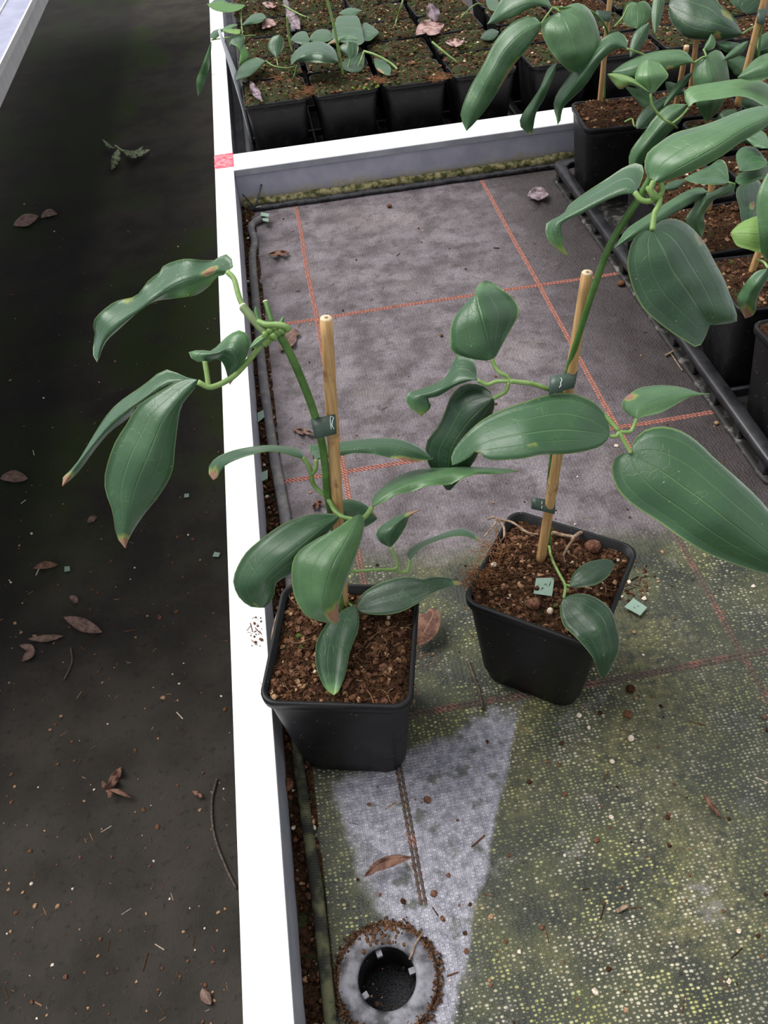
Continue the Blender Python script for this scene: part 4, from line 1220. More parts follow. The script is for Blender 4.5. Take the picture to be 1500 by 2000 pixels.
# basal shoot
stem(P2, [(1072, 1063, 0.091), (1078, 1091, 0.094), (1093, 1122, 0.100), (1104, 1144, 0.106), (1101, 1168, 0.106)], 0.0009, 'shoot', STEM, at=('Z', 0.0))
stem(P2, [(1104, 1144, 0.106), (1109, 1143, 0.106), (1114, 1145, 0.106)], 0.0008, 'petiole', STEM, at=('Z', 0.0))
leaf(P2, [(1114, 1134), (1124, 1116), (1145, 1100), (1173, 1093), (1191, 1094)], [(1112, 1146), (1150, 1124), (1180, 1110), (1201, 1102)], [(1130, 1147), (1161, 1143), (1182, 1131), (1195, 1115)],
     ('Z', 0.106), [0, 0.004, 0.005, 0.002], 0.001, 0.001, tone=0.08)
leaf(P2, [(1095, 1180), (1095, 1202), (1102, 1223), (1121, 1241), (1139, 1260), (1158, 1284), (1167, 1306), (1172, 1321)],
     [(1101, 1169), (1136, 1195), (1164, 1222), (1176, 1257), (1181, 1287), (1177, 1325)],
     [(1115, 1162), (1142, 1160), (1170, 1171), (1191, 1189), (1201, 1211), (1210, 1248), (1207, 1275), (1194, 1303), (1183, 1322)],
     ('ZD', 0.106), [0, -0.012, -0.022, -0.020, -0.006], 0.002, 0.004, tone=0.09, dry=[(-0.3, 0.52, 0.5, 0.012)])
# things growing in or part of the second pot's soil
def soil_chunk(root, x, y, r, mi, z=0.092, name='bark_chunk'):
    m = MB(); p = PZ(x, y, z); m.chunk(p, r, 0, 0.8, 0.30)
    o = m.build(name, CRUMB[mi], root, off=root.location)
    s = o.modifiers.new('sub', 'SUBSURF'); s.levels = 1; s.render_levels = 1
    return o
soil_chunk(P2, 1040, 1178, 0.0058, 4); soil_chunk(P2, 1158, 1068, 0.0066, 4); soil_chunk(P2, 965, 1103, 0.003, 3)
soil_chunk(P2, 1020, 1142, 0.0042, 2); soil_chunk(P2, 1074, 1193, 0.0028, 3); soil_chunk(P2, 1108, 1152, 0.0025, 2)
soil_chunk(P1, 700, 1336, 0.0035, 4); soil_chunk(P1, 556, 1305, 0.0042, 4); soil_chunk(P1, 720, 1300, 0.0022, 3); soil_chunk(P1, 755, 1240, 0.0025, 4)
stem(P2, [(952, 1014, 0.0015), (966, 1010, 0.003), (974, 1015, 0.003), (1000, 1020, 0.003), (1030, 1040, 0.002), (1052, 1044, 0.001)], 0.0008, 'root', ROOT, at=('Z', 0.0925))
stem(P2, [(974, 1015, 0.003), (984, 1030, 0.003), (985, 1050, 0.001)], 0.0008, 'root', ROOT, at=('Z', 0.0925))
stem(P2, [(972, 1014, 0.003), (962, 1030, 0.002), (944, 1050, 0.0)], 0.0006, 'root', ROOT, at=('Z', 0.0945))
stem(P2, [(1080, 1040, 0.0), (1102, 1046, 0.002), (1120, 1050, 0.003), (1108, 1070, 0.002), (1100, 1088, 0.001), (1110, 1106, 0.0)], 0.0013, 'root', ROOT, at=('Z', 0.0925), r1=0.0007)
stem(P2, [(1120, 1050, 0.003), (1130, 1042, 0.002), (1136, 1040, 0.001)], 0.0012, 'root', ROOT, at=('Z', 0.0925))
def tuft(root, x, y, z, n, L, ax, spread, mat=COIR, r=0.00018):
    m = MB(); c = PZ(x, y, z)
    for k in range(n):
        p = c + Vector((random.gauss(0, spread), random.gauss(0, spread), random.uniform(-0.001, 0.003)))
        a = ax + random.gauss(0, 0.9)
        pts = [p]
        for q in range(4):
            a += random.gauss(0, 0.55)
            p = p + Vector((math.cos(a), math.sin(a), random.uniform(-0.12, 0.06))) * (L / 4)
            pts.append(p)
        m.tube(pts, r, 3, cap=False)
    o = m.build('coir_tuft', mat, root, off=root.location)
    o['kind'] = 'stuff'
tuft(P2, 930, 1126, 0.0915, 220, 0.008, -0.9, 0.0042)
tuft(P2, 970, 1075, 0.093, 60, 0.012, 2.4, 0.004)
tuft(P1, 780, 1345, 0.0920, 120, 0.007, 2.4, 0.0045)
tuft(P1, 785, 1285, 0.0915, 140, 0.009, 1.6, 0.006)
tuft(P1, 560, 1330, 0.0925, 60, 0.009, 0.8, 0.006)

# ------------------------------------------------------------------ trays
def tray(label, loc, nx, ny, pitch, group, ribs=True):
    """open black carry tray: rounded rail, cross bars, ribs, floor; loc = its near left corner on the cloth"""
    t = thing('carry_tray', label, 'tray', loc, group)
    w, d = nx * pitch + 0.006, ny * pitch + 0.006
    m = MB(); m.box(0.002, w - 0.002, 0.002, d - 0.002, 0.0006, 0.0030); m.build('tray_floor', TRAY_DIRT, t, smooth=False)
    ring = rsq(0.5, 0.0, 2)
    def railm(z0, z1, o0, o1):
        m = MB()
        prof = [(o0, z0), (o0 - 0.0008, z1 - 0.0016), (o0 + 0.0012, z1), (o1 - 0.0012, z1), (o1, z1 - 0.0016), (o1, z0)]
        vs, fs = [], []
        for o, z in prof:
            r = 0.012
            for q, (cx, cy) in enumerate(((w - o - r, d - o - r), (o + r, d - o - r), (o + r, o + r), (w - o - r, o + r))):
                for k in range(5):
                    a = math.pi / 2 * (q + k / 4)
                    vs.append((cx + r * math.cos(a), cy + r * math.sin(a), z))
        N = 20
        for i in range(len(prof)):
            for k in range(N):
                a, b = i * N + k, i * N + (k + 1) % N
                c, e = ((i + 1) % len(prof)) * N + (k + 1) % N, ((i + 1) % len(prof)) * N + k
                fs.append((a, b, c, e))
        m.add(vs, fs)
        return m
    railm(0.0155, 0.0235, -0.0040, 0.0085).build('tray_rail', TRAY, t)
    railm(0.0, 0.003, -0.004, 0.003).build('foot_rail', TRAY_DIRT, t)
    for i in range(1, ny):
        m = MB(); y = 0.003 + i * pitch; m.box(0.004, w - 0.004, y - 0.0022, y + 0.0022, 0.012, 0.0215); bevel(m.build('cross_bar', TRAY, t, smooth=False), 0.001)
    for i in range(1, nx):
        m = MB(); x = 0.003 + i * pitch; m.box(x - 0.0022, x + 0.0022, 0.004, d - 0.004, 0.012, 0.0210); bevel(m.build('cross_bar', TRAY, t, smooth=False), 0.001)
    if ribs:
        n = int(d / (pitch / 2))
        for k in range(n + 1):
            y = 0.014 + (d - 0.028) * k / n
            m = MB(); m.box(-0.0022, 0.0022, y - 0.0055, y + 0.0055, 0.0028, 0.0165); bevel(m.build('rib', TRAY_DIRT if k % 2 else TRAY, t, smooth=False), 0.0012)
        n = int(w / (pitch / 2))
        for k in range(n + 1):
            x = 0.014 + (w - 0.028) * k / n
            m = MB(); m.box(x - 0.0055, x + 0.0055, -0.0022, 0.0022, 0.0028, 0.0165); bevel(m.build('rib', TRAY, t, smooth=False), 0.0012)
    return t

PIT = 0.0945
ORD = ['first', 'second', 'third', 'fourth', 'fifth', 'sixth', 'seventh']
soils_m = [soil_mesh(40 + k, 20, PH + 0.0005, 0.006, 260, True, 1.4, 0.0030) for k in range(5)]
soils_p = [soil_mesh(60 + k, 20, PH - 0.0005, 0.0055, 260, False, 1.3, 0.0022) for k in range(3)]
PZ0 = 0.0031
POTS = {}
PLANTED = {('a', 1, 0), ('a', 0, 0), ('a', 1, 1), ('a', 0, 1), ('a', 1, 2), ('a', 2, 2), ('a', 2, 1), ('a', 0, 3), ('a', 2, 3), ('a', 1, 3), ('a', 2, 0), ('r', 5, 0), ('r', 4, 2), ('r', 5, 1), ('r', 4, 1), ('r', 2, 0), ('r', 3, 1), ('r', 1, 0)}
def PXY(p):
    d = p - CAM
    z = d.dot(RF)
    return (750 + FPX * d.dot(RX) / z, 1000 - FPX * d.dot(RU) / z)
def tray_pot(key, x, y, label, cat, group, mossy, rz=0.0, k=0):
    q_ = PXY(Vector((x, y, 0.095)))
    if q_[0] > (1760 if key[0] == 'r' else 1590) or q_[1] < -60: return None
    grow = key in PLANTED
    t = thing(('potted_seedling' if key[0] == 'a' else 'potted_climber') if grow else 'plant_pot', label, cat if grow else 'pot', (x, y, PZ0), group, 0.0)
    pair = (soils_m if mossy else soils_p)[k % (5 if mossy else 3)]
    pot_parts(t, pair)
    for c in t.children:
        c.rotation_euler = (0, 0, rz + (math.pi / 2 * (k % 4) if c.name.split('.')[0] == 'soil' else 0))
    POTS[key] = t
    return t

BX0, BYY = -0.0535, 0.868
tray('black carry tray behind the divider bar, nearest the white rail', (BX0, BYY, 0), 4, 6, PIT, 'black carry trays on the bench')
for r in range(6):
    for c in range(4):
        x, y = BX0 + 0.003 + PIT * (c + 0.5), BYY + 0.003 + PIT * (r + 0.5)
        tray_pot(('a', r, c), x, y, 'black pot of mossy soil behind the divider, %s row back, %s from the rail' % (ORD[r], ORD[c]), 'potted plant', 'mossy seedling pots behind the divider', True, random.uniform(-0.04, 0.04), r * 4 + c * 3)
TX0 = BX0 + 4 * PIT + 0.012
tray('black carry tray behind the divider bar, to the right of the seedlings', (TX0, BYY, 0), 4, 4, PIT, 'black carry trays on the bench', ribs=False)
for r in range(4):
    for c in range(4):
        x, y = TX0 + 0.003 + PIT * (c + 0.5), BYY + 0.003 + PIT * (r + 0.5)
        tray_pot(('b', r, c), x, y, 'black pot behind the right end of the divider, %s row back, %s from its left' % (ORD[r], ORD[c]), 'potted plant', 'pots behind the right end of the divider', (r + c) % 2 == 0, random.uniform(-0.04, 0.04), r * 4 + c)
RX0, RY0 = 0.3435, 0.152
tray('black carry tray at the right edge in front of the divider', (RX0, RY0, 0), 4, 6, 0.098, 'black carry trays on the bench')
for r in range(6):
    for c in range(4):
        if (r, c) == (4, 0): continue          # empty place in the tray
        if (c >= 1 and r < 3) or (c >= 2 and r < 4): continue
        x, y = RX0 + 0.003 + 0.098 * (c + 0.5) - 0.003 * (c == 0), RY0 + 0.003 + 0.098 * (r + 0.5)
        tray_pot(('r', r, c), x, y, 'soil pot in the right tray, %s row from the front, %s place from its left' % (ORD[r], ORD[c]), 'potted plant', 'pots standing in the right tray', False, random.uniform(-0.12, 0.05) if not (r == 5 and c == 0) else -0.10, r * 4 + c)

# ---------------- taller plants in the right tray
def R(r, c): return POTS[('r', r, c)]
def yd(root): return root.location.y
# plant nearest the divider (canes, ties)
q = R(5, 0)
b = PZ(1170, 216, 0.09)
cane(q, b, PY(1194, -30, b.y), 0.0032, 0.0029, (0.5,))
dq = depth(PY(1180, 30, b.y))
tie(q, ((1165, 20), (1193, 22), (1191, 42), (1165, 41)), dq - 0.006, dq + 0.006)
stem(q, [(1180, 200, depth(b)), (1182, 120, depth(b) - 0.03), (1186, 60, dq - 0.005), (1150, 20, dq - 0.02), (1079, 15, dq - 0.03)], 0.0014, 'stem', STEM_DK)
stem(q, [(1079, 15, dq - 0.03), (1088, 18, dq - 0.03), (1093, 23, dq - 0.03)], 0.0012, 'petiole', STEM)
stem(q, [(1079, 15, dq - 0.03), (1068, 30, dq - 0.03), (1057, 46, dq - 0.03)], 0.0010, 'petiole', STEM)
dq -= 0.03
leaf(q, [(1049, 35), (1028, 32), (996, 48), (967, 80), (943, 128), (921, 165), (903, 208), (900, 229)], [(1057, 46), (1020, 64), (985, 99), (961, 141), (937, 187), (919, 229), (911, 256)], [(1057, 54), (1039, 83), (1007, 123), (980, 165), (953, 208), (927, 240)],
     ('D', dq), [0, 0.0, 0.012, 0.03, 0.05], 0.01, 0.006, tone=0.46, dry=[(0.97, 0.45, 0.12, 0.2)], bulge=0.0015)
leaf(q, [(1063, 40), (1057, 61), (1073, 96), (1092, 120), (1113, 139)], [(1093, 22), (1110, 60), (1122, 100), (1135, 142)], [(1108, 11), (1130, 6), (1150, 17), (1164, 42), (1172, 76), (1168, 110), (1152, 135)],
     ('D', dq), [0, -0.01, -0.005, 0.02], 0.01, 0.014, tone=0.51, bulge=0.0015)
leaf(q, [(1055, -20), (1000, -30), (978, 0), (966, 22)], [(1079, 15), (1040, 2), (1000, 14), (951, 48)], [(1055, 12), (1028, 19), (1007, 32), (980, 41), (961, 46)],
     ('D', dq), [0, 0, 0.01, 0.03], 0.01, 0.0, tone=0.43)
leaf(q, [(1226, 81), (1214, 64), (1198, 63), (1172, 78), (1142, 106), (1114, 146), (1088, 182), (1081, 207), (1086, 226)], [(1224, 95), (1198, 84), (1165, 112), (1138, 145), (1112, 180), (1094, 205), (1089, 244)], [(1203, 96), (1181, 112), (1164, 134), (1147, 162), (1122, 188), (1100, 210), (1094, 238)],
     ('D', dq), [0, 0.0, 0.01, 0.03, 0.05], 0.012, 0.004, tone=0.36, tip_tone=0.3)
leaf(q, [(1071, 133), (1055, 171), (1036, 200), (1017, 229), (1017, 248)], [(1090, 122), (1066, 160), (1048, 200), (1030, 235), (1036, 264)], [(1082, 145), (1076, 162), (1063, 192), (1047, 221), (1041, 253)],
     ('D', dq + 0.02), [0, 0.0, 0.02, 0.04], 0.01, 0.0, tone=0.35, dry=[(0, 1.0, 1.0, 0.04)])
stem(q, [(1224, 95, dq), (1245, 102, dq + 0.004), (1290, 118, dq + 0.02)], 0.0011, 'petiole', STEM)
aleaf(q, [(1268, 45), (1248, 75), (1231, 112)], 14, 14, ('D', dq + 0.05), tone=0.33)
leaf(q, [(1226, 4), (1216, 28), (1222, 48)], [(1244, 6), (1244, 30), (1244, 56)], [(1260, 2), (1273, 20), (1268, 42)], ('D', dq + 0.06), tone=0.53)
aleaf(q, [(1292, -30), (1284, 20), (1279, 66)], 12, 12, ('D', dq + 0.05), tone=0.48)
stem(q, [(1228, 10, dq + 0.05), (1215, 35, dq + 0.055), (1200, 52, dq + 0.05)], 0.001, 'petiole', STEM)

# next plants along the tray, from the divider forwards
q = R(4, 1); D0 = depth(PY(1312, 241, 0.56))
b = PZ(1316, 232, 0.09)
cane(q, b, PY(1341, 90, b.y - 0.01), 0.0032, 0.003)
stem(q, [(1322, 250, D0 + 0.06), (1312, 242, D0), (1293, 230, D0 - 0.005), (1275, 208, D0 - 0.01), (1270, 183, D0 - 0.015)], 0.0014, 'petiole', STEM)
stem(q, [(1312, 242, D0), (1330, 228, D0 - 0.004), (1345, 211, D0 - 0.01)], 0.0013, 'petiole', STEM)
leaf(q, [(1262, 176), (1248, 166), (1240, 152), (1248, 129), (1262, 117)], [(1271, 182), (1268, 155), (1266, 116)], [(1278, 180), (1296, 160), (1306, 148), (1297, 134), (1284, 120)],
     ('D', D0 - 0.015), [0, -0.01, 0.0], 0.008, 0.006, tone=0.65, ta=0.05)
leaf(q, [(1245, 158), (1220, 147), (1198, 143)], [(1268, 180), (1240, 164), (1215, 154), (1186, 145)], [(1245, 170), (1228, 166), (1212, 175), (1198, 162)],
     ('D', D0 - 0.018), [0, 0, 0.006], 0.004, 0.004, tone=0.85, dry=[(0.9, 0.55, 0.3, 0.12)])
leaf(q, [(1338, 196), (1338, 174), (1360, 167), (1402, 160), (1444, 154), (1472, 154), (1500, 165)], [(1345, 210), (1352, 190), (1400, 180), (1450, 174), (1490, 182), (1545, 205)], [(1360, 199), (1402, 194), (1444, 188), (1472, 196), (1500, 210)],
     ('D', D0 - 0.015), [0, -0.004, 0, 0.01], 0.012, -0.012, tone=0.63, dry=[(-0.2, 0.4, 0.12, 0.02)])
leaf(q, [(1346, 109), (1332, 98), (1298, 98), (1259, 106), (1220, 123)], [(1357, 123), (1330, 115), (1290, 118), (1240, 130), (1195, 141)], [(1343, 124), (1304, 137), (1248, 148), (1212, 151)],
     ('D', D0 + 0.02), [0, 0.004, 0.008, 0.02], 0.012, 0.0, tone=0.49, dry=[(0.9, 0.3, 0.2, 0.08)])
leaf(q, [(1360, 123), (1353, 146), (1356, 168), (1360, 202), (1371, 224)], [(1378, 111), (1384, 140), (1390, 170), (1388, 205), (1380, 240)], [(1385, 104), (1402, 97), (1416, 112), (1423, 140), (1424, 168), (1410, 207), (1396, 224)],
     ('D', D0 + 0.018), [0, -0.002, 0.006, 0.03], 0.006, 0.012, tone=0.50)
stem(q, [(1357, 122, D0 + 0.02), (1372, 112, D0 + 0.018), (1379, 110, D0 + 0.018), (1374, 96, D0 + 0.02)], 0.0011, 'petiole', STEM)
aleaf(q, [(1374, 98), (1385, 82), (1390, 66)], 4, 14, ('D', D0 + 0.022), tone=0.55)
leaf(q, [(1305, 205), (1276, 232), (1254, 263), (1232, 294), (1228, 318)], [(1342, 204), (1300, 238), (1268, 275), (1246, 305), (1236, 332)], [(1330, 235), (1304, 262), (1278, 290), (1255, 320)],
     ('D', D0 + 0.03), [0, 0, 0.01, 0.03], 0.01, 0.005, tone=0.48)
leaf(q, [(1242, 238), (1259, 213), (1298, 188)], [(1244, 252), (1275, 218), (1312, 192)], [(1262, 250), (1280, 236), (1300, 212)], ('D', D0 + 0.045), tone=0.10)
aleaf(q, [(1353, 140), (1325, 172), (1296, 208)], 8, 9, ('D', D0 + 0.04), tone=0.41, tip_tone=0.3)
stem(q, [(1220, 238, D0 + 0.05), (1234, 232, D0 + 0.05), (1238, 244, D0 + 0.05), (1242, 248, D0 + 0.05)], 0.001, 'tendril', STEM)
leaf(q, [(1262, 168), (1240, 172), (1224, 168)], [(1282, 200), (1262, 198), (1240, 190), (1222, 172)], [(1275, 216), (1258, 212)], ('D', D0 + 0.055), tone=0.46)

q = R(5, 1); D1 = depth(PY(1450, 67, 0.66))
cane(q, PD(1335, 300, D1 + 0.12), PD(1362, 60, D1 + 0.01), 0.003, 0.003)
leaf(q, [(1432, 32), (1408, 12), (1390, -14), (1350, -30), (1318, -20)], [(1450, 67), (1410, 50), (1360, 35), (1306, 10)], [(1430, 76), (1400, 80), (1370, 78), (1340, 74), (1320, 56), (1307, 34)],
     ('D', D1), [0, -0.01, 0, 0.02], 0.015, 0.01, tone=0.13, dry=[(-0.75, 0.25, 0.3, 0.05), (0.7, 0.3, 0.25, 0.05), (0.6, 0.75, 0.2, 0.04)], bulge=0.004)
stem(q, [(1450, 66, D1), (1462, 58, D1), (1480, 48, D1 + 0.01)], 0.0012, 'petiole', STEM)
leaf(q, [(1440, -16), (1425, -4), (1430, 8)], [(1490, -20), (1465, -5), (1448, 8), (1452, 24)], [(1488, 4), (1470, 26)], ('D', D1 - 0.02), tone=0.15, tb=0.1)
q = R(4, 2); D2 = depth(PY(1470, 90, 0.60))
cane(q, PD(1440, 205, D2 + 0.05), PD(1498, -20, D2 - 0.03), 0.0036, 0.0034)
tie(q, ((1481, 18), (1497, 18), (1492, 48), (1478, 45)), D2 - 0.030, D2 - 0.008)
stem(q, [(1478, 160, D2 + 0.03), (1484, 80, D2), (1492, 20, D2 - 0.015)], 0.0014, 'stem', STEM_DK)
leaf(q, [(1472, 118), (1500, 104), (1530, 104)], [(1440, 152), (1480, 134), (1520, 124), (1560, 122)], [(1470, 158), (1510, 150)], ('D', D2 - 0.02), [0, -0.01, 0], 0.01, 0.0, tone=0.51)
aleaf(q, [(1462, 80), (1440, 100), (1412, 118)], 9, 9, ('D', D2 + 0.03), tone=0.43)
aleaf(q, [(1480, 100), (1495, 80), (1520, 70)], 14, 14, ('D', D2 + 0.04), tone=0.38)
aleaf(q, [(1465, 150), (1445, 128), (1418, 116)], 20, 20, ('D', D2 + 0.05), tone=0.37)
aleaf(q, [(1430, 190), (1400, 160), (1385, 130)], 18, 18, ('D', D2 + 0.06), tone=0.33)

for M_, w, dd, tn in (([(1492, 250), (1462, 262), (1432, 268)], 20, 0.03, 0.4), ([(1440, 215), (1415, 232), (1396, 256)], 16, 0.04, 0.33), ([(1505, 215), (1470, 236), (1440, 246)], 15, 0.06, 0.42),
                      ([(1380, 250), (1352, 262), (1330, 270)], 14, 0.05, 0.3), ([(1350, 300), (1340, 320), (1318, 330)], 12, 0.08, 0.12), ([(1300, 160), (1318, 176), (1342, 180)], 12, 0.06, 0.22),
                      ([(1505, 60), (1490, 90), (1470, 118)], 18, 0.06, 0.3), ([(1400, 85), (1425, 92), (1452, 88)], 11, 0.05, 0.26), ([(1330, 100), (1318, 122), (1298, 140)], 12, 0.07, 0.2), ([(1440, 176), (1462, 200), (1490, 214)], 16, 0.08, 0.24)):
    aleaf(q, M_, w, w * 0.9, ('D', D2 + dd), off=[0, -0.004, 0.012], tone=tn)
# low leaves over the front part of the tray
q = R(2, 0)
leaf(q, [(1423, 344), (1418, 320), (1405, 311), (1384, 325), (1352, 340)], [(1424, 357), (1400, 345), (1370, 348), (1335, 350)], [(1405, 361), (1375, 360), (1352, 357)], ('Z', 0.155), [0, 0.004, 0.004, 0], 0.004, 0.004, tone=0.41)
leaf(q, [(1365, 365), (1335, 376), (1296, 400), (1254, 427), (1224, 448)], [(1386, 376), (1350, 384), (1305, 408), (1255, 442), (1200, 485)], [(1374, 380), (1350, 397), (1311, 421), (1275, 446), (1236, 467)], ('Z', 0.140), [0, 0.006, 0.006, 0.0, -0.01], -0.004, -0.004, tone=0.43, dry=[(0.1, 0.4, 0.15, 0.02)])
leaf(q, [(1425, 358), (1408, 366), (1384, 377), (1360, 384), (1357, 400), (1343, 419), (1340, 437), (1356, 456)], [(1437, 357), (1418, 374), (1392, 387), (1374, 400), (1362, 420), (1358, 440), (1371, 465)], [(1432, 374), (1417, 383), (1399, 387), (1388, 398), (1375, 419), (1377, 440), (1374, 455)], ('D', depth(PZ(1437, 357, 0.15))), [0, 0, 0.006, 0.02], 0.01, 0.004, tone=0.49, wave=0.003)
stem(q, [(1424, 357, 0.0), (1434, 362, -0.01), (1420, 380, -0.05)], 0.001, 'petiole', STEM, at=('Z', 0.155))
cane(q, PZ(1383, 420, 0.09), PY(1393, 335, PZ(1383, 420, 0.09).y), 0.003, 0.003)
aleaf(q, [(1340, 352), (1315, 362), (1290, 372)], 9, 8, ('Z', 0.13), tone=0.12)
q = R(3, 1)
leaf(q, [(1438, 313), (1439, 298), (1455, 286), (1479, 291)], [(1444, 334), (1460, 312), (1480, 305), (1500, 318)], [(1455, 334), (1475, 332), (1492, 326)], ('Z', 0.15), tone=0.40)
leaf(q, [(1440, 343), (1465, 330), (1500, 322)], [(1436, 355), (1470, 345), (1510, 335), (1540, 330)], [(1450, 362), (1480, 352), (1515, 345)], ('Z', 0.135), [0, 0.006, 0.004], tone=0.43)
leaf(q, [(1438, 372), (1444, 405), (1449, 432)], [(1462, 346), (1464, 380), (1466, 410), (1464, 440)], [(1486, 357), (1484, 395), (1478, 424)], ('Z', 0.115), tone=0.08, dry=[(0.2, 0.6, 0.3, 0.08)])
aleaf(q, [(1500, 290), (1480, 270), (1450, 262)], 18, 16, ('Z', 0.16), tone=0.46)
aleaf(q, [(1470, 255), (1445, 268), (1425, 275)], 10, 10, ('Z', 0.14), tone=0.33)
q = R(1, 0)
leaf(q, [(1486, 362), (1478, 395), (1481, 447), (1485, 485), (1490, 503)], [(1516, 312), (1512, 360), (1510, 410), (1512, 460), (1508, 512)], [(1545, 350), (1552, 410), (1545, 465), (1526, 505)], ('YD', 0.305), [0, -0.008, -0.004, 0.02], 0.008, 0.008, tone=0.51)
leaf(q, [(1484, 424), (1462, 428), (1447, 435), (1434, 446)], [(1510, 456), (1475, 456), (1450, 455), (1426, 456)], [(1490, 492), (1462, 487), (1440, 480), (1432, 468)], ('ZD', 0.145), [0, -0.004, 0.006], 0.004, 0.0, tone=0.62, under=True, dry=[(0, 1.0, 1.2, 0.06)])
cane(q, PZ(1462, 548, 0.09), PY(1490, 470, PZ(1462, 548, 0.09).y), 0.003, 0.003)
cb = PZ(1462, 548, 0.09)
cdp = lambda x, y: depth(PY(x, y, cb.y))
stem(q, [(1470, 545, cdp(1470, 545) + 0.004), (1492, 470, cdp(1492, 470)), (1520, 370, cdp(1520, 370)), (1516, 312, depth(PY(1516, 312, 0.305)))], 0.0013, 'stem', STEM_DK)
stem(q, [(1487, 485, cdp(1487, 485)), (1500, 468, depth(PZ(1500, 468, 0.146))), (1510, 456, depth(PZ(1510, 456, 0.145)))], 0.0010, 'petiole', STEM)
stem(q, [(1480, 508, cdp(1480, 508)), (1492, 512, depth(PZ(1492, 512, 0.147))), (1500, 524, depth(PZ(1500, 524, 0.15)))], 0.0010, 'petiole', STEM)
leaf(q, [(1478, 530), (1466, 541), (1450, 562), (1440, 590)], [(1500, 524), (1478, 555), (1462, 585), (1456, 622)], [(1501, 540), (1480, 580), (1474, 612)], ('D', depth(PZ(1500, 524, 0.15))), [0, 0, 0.01, 0.03], 0.006, 0.004, tone=0.43, dry=[(0, 1.0, 1.6, 0.26)])

# ---------------- seedlings behind the divider
def A_(r, c): return POTS[('a', r, c)]
z1 = 0.125
q = A_(1, 0)
leaf(q, [(478, 70), (449, 72), (449, 92)], [(466, 128), (468, 108), (462, 84)], [(487, 112), (481, 94), (472, 85)], ('D', depth(PZ(462, 128, 0.105))), 0.0, tone=0.36)
leaf(q, [(500, 113), (480, 120), (464, 138)], [(519, 119), (498, 128), (478, 142), (460, 158)], [(512, 127), (492, 146), (476, 153)], ('Z', 0.115), tone=0.36)
leaf(q, [(526, 100), (524, 86), (532, 72)], [(540, 113), (539, 92), (546, 68)], [(552, 96), (554, 80), (550, 71)], ('D', depth(PZ(540, 113, 0.115))), tone=0.38)
stem(q, [(519, 119, 0.0), (535, 129, -0.004), (560, 133, -0.006), (575, 130, -0.006)], 0.0010, 'petiole', STEM, at=('Z', 0.112))
stem(q, [(540, 112, 0.0), (543, 129, -0.008)], 0.0009, 'petiole', STEM, at=('Z', 0.114))
q = A_(0, 0)
stem(q, [(570, 160, -0.006), (576, 145, 0.004), (580, 128, 0.016)], 0.0014, 'stem', STEM, at=('Z', 0.098))
leaf(q, [(568, 114), (576, 100), (592, 88), (616, 81), (640, 86), (655, 99)], [(569, 127), (595, 108), (625, 104), (661, 121)], [(584, 121), (620, 122), (645, 124)], ('Z', 0.125), [0, 0.012, 0.012, 0.0], -0.004, -0.006, tone=0.22, ta=0.06)
q = A_(1, 1)
stem(q, [(572, 102, depth(PZ(572, 102, 0.10))), (564, 70, depth(PZ(572, 102, 0.10)) - 0.012), (561, 31, depth(PZ(572, 102, 0.10)) - 0.03)], 0.0016, 'stem', STEM)
leaf(q, [(568, 77), (580, 64), (597, 62)], [(571, 80), (588, 76), (605, 78)], [(580, 84), (592, 88), (602, 86)], ('Z', 0.115), tone=0.34)
leaf(q, [(610, 66), (622, 58), (640, 58)], [(603, 78), (622, 70), (648, 66)], [(618, 82), (636, 82), (648, 76)], ('Z', 0.115), tone=0.38)
leaf(q, [(656, 40), (660, 31), (682, 32), (700, 34)], [(648, 60), (675, 54), (705, 58), (712, 80)], [(650, 76), (676, 84), (702, 88)], ('Z', 0.118), tone=0.32)
q = A_(0, 1)
b0 = PZ(671, 154, 0.093)
stem(q, [(671, 154, depth(b0)), (664, 112, depth(b0) - 0.02), (652, 50, depth(b0) - 0.05), (638, -4, depth(b0) - 0.075), (630, -40, depth(b0) - 0.09)], 0.0019, 'stem', STEM)
stem(q, [(675, 152, 0.0), (680, 130, 0.008), (686, 112, 0.016)], 0.0011, 'petiole', STEM, at=('Z', 0.095))
stem(q, [(690, 148, 0.0), (703, 122, 0.010), (711, 100, 0.018)], 0.0013, 'petiole', STEM, at=('Z', 0.095))
stem(q, [(711, 100, 0.018), (735, 108, 0.016), (765, 125, 0.008), (786, 147, 0.0)], 0.0017, 'stem', STEM, at=('Z', 0.095))
leaf(q, [(664, 96), (670, 86), (688, 84)], [(684, 116), (680, 102), (678, 88), (682, 82)], [(697, 106), (700, 92), (696, 85)], ('D', depth(PZ(684, 116, 0.115))), tone=0.30)
leaf(q, [(664, 122), (672, 136), (690, 142)], [(712, 98), (700, 112), (692, 126), (686, 142)], [(712, 118), (710, 132), (702, 140)], ('Z', 0.103), tone=0.16)
leaf(q, [(732, 128), (738, 138), (752, 146)], [(731, 114), (744, 124), (753, 135), (760, 148)], [(748, 118), (762, 130), (764, 140)], ('Z', 0.105), tone=0.3, dry=[(-0.9, 0.6, 0.3, 0.2)])
leaf(q, [(640, 88), (660, 84), (672, 78)], [(632, 92), (655, 80), (675, 72), (697, 78)], [(655, 74), (680, 66), (696, 70)], ('Z', 0.118), tone=0.4, tb=0.35, dry=[(0.0, 0.3, 0.6, 0.2)])
q = A_(1, 2)
leaf(q, [(712, 44), (725, 50), (738, 60)], [(706, 56), (720, 62), (740, 64)], [(708, 76), (721, 80), (732, 72)], ('Z', 0.11), tone=0.28)
q = A_(2, 2)
stem(q, [(769, 56, 0.0), (776, 35, 0.01), (784, 10, 0.03), (790, -10, 0.04)], 0.0013, 'stem', STEM, at=('Z', 0.094))
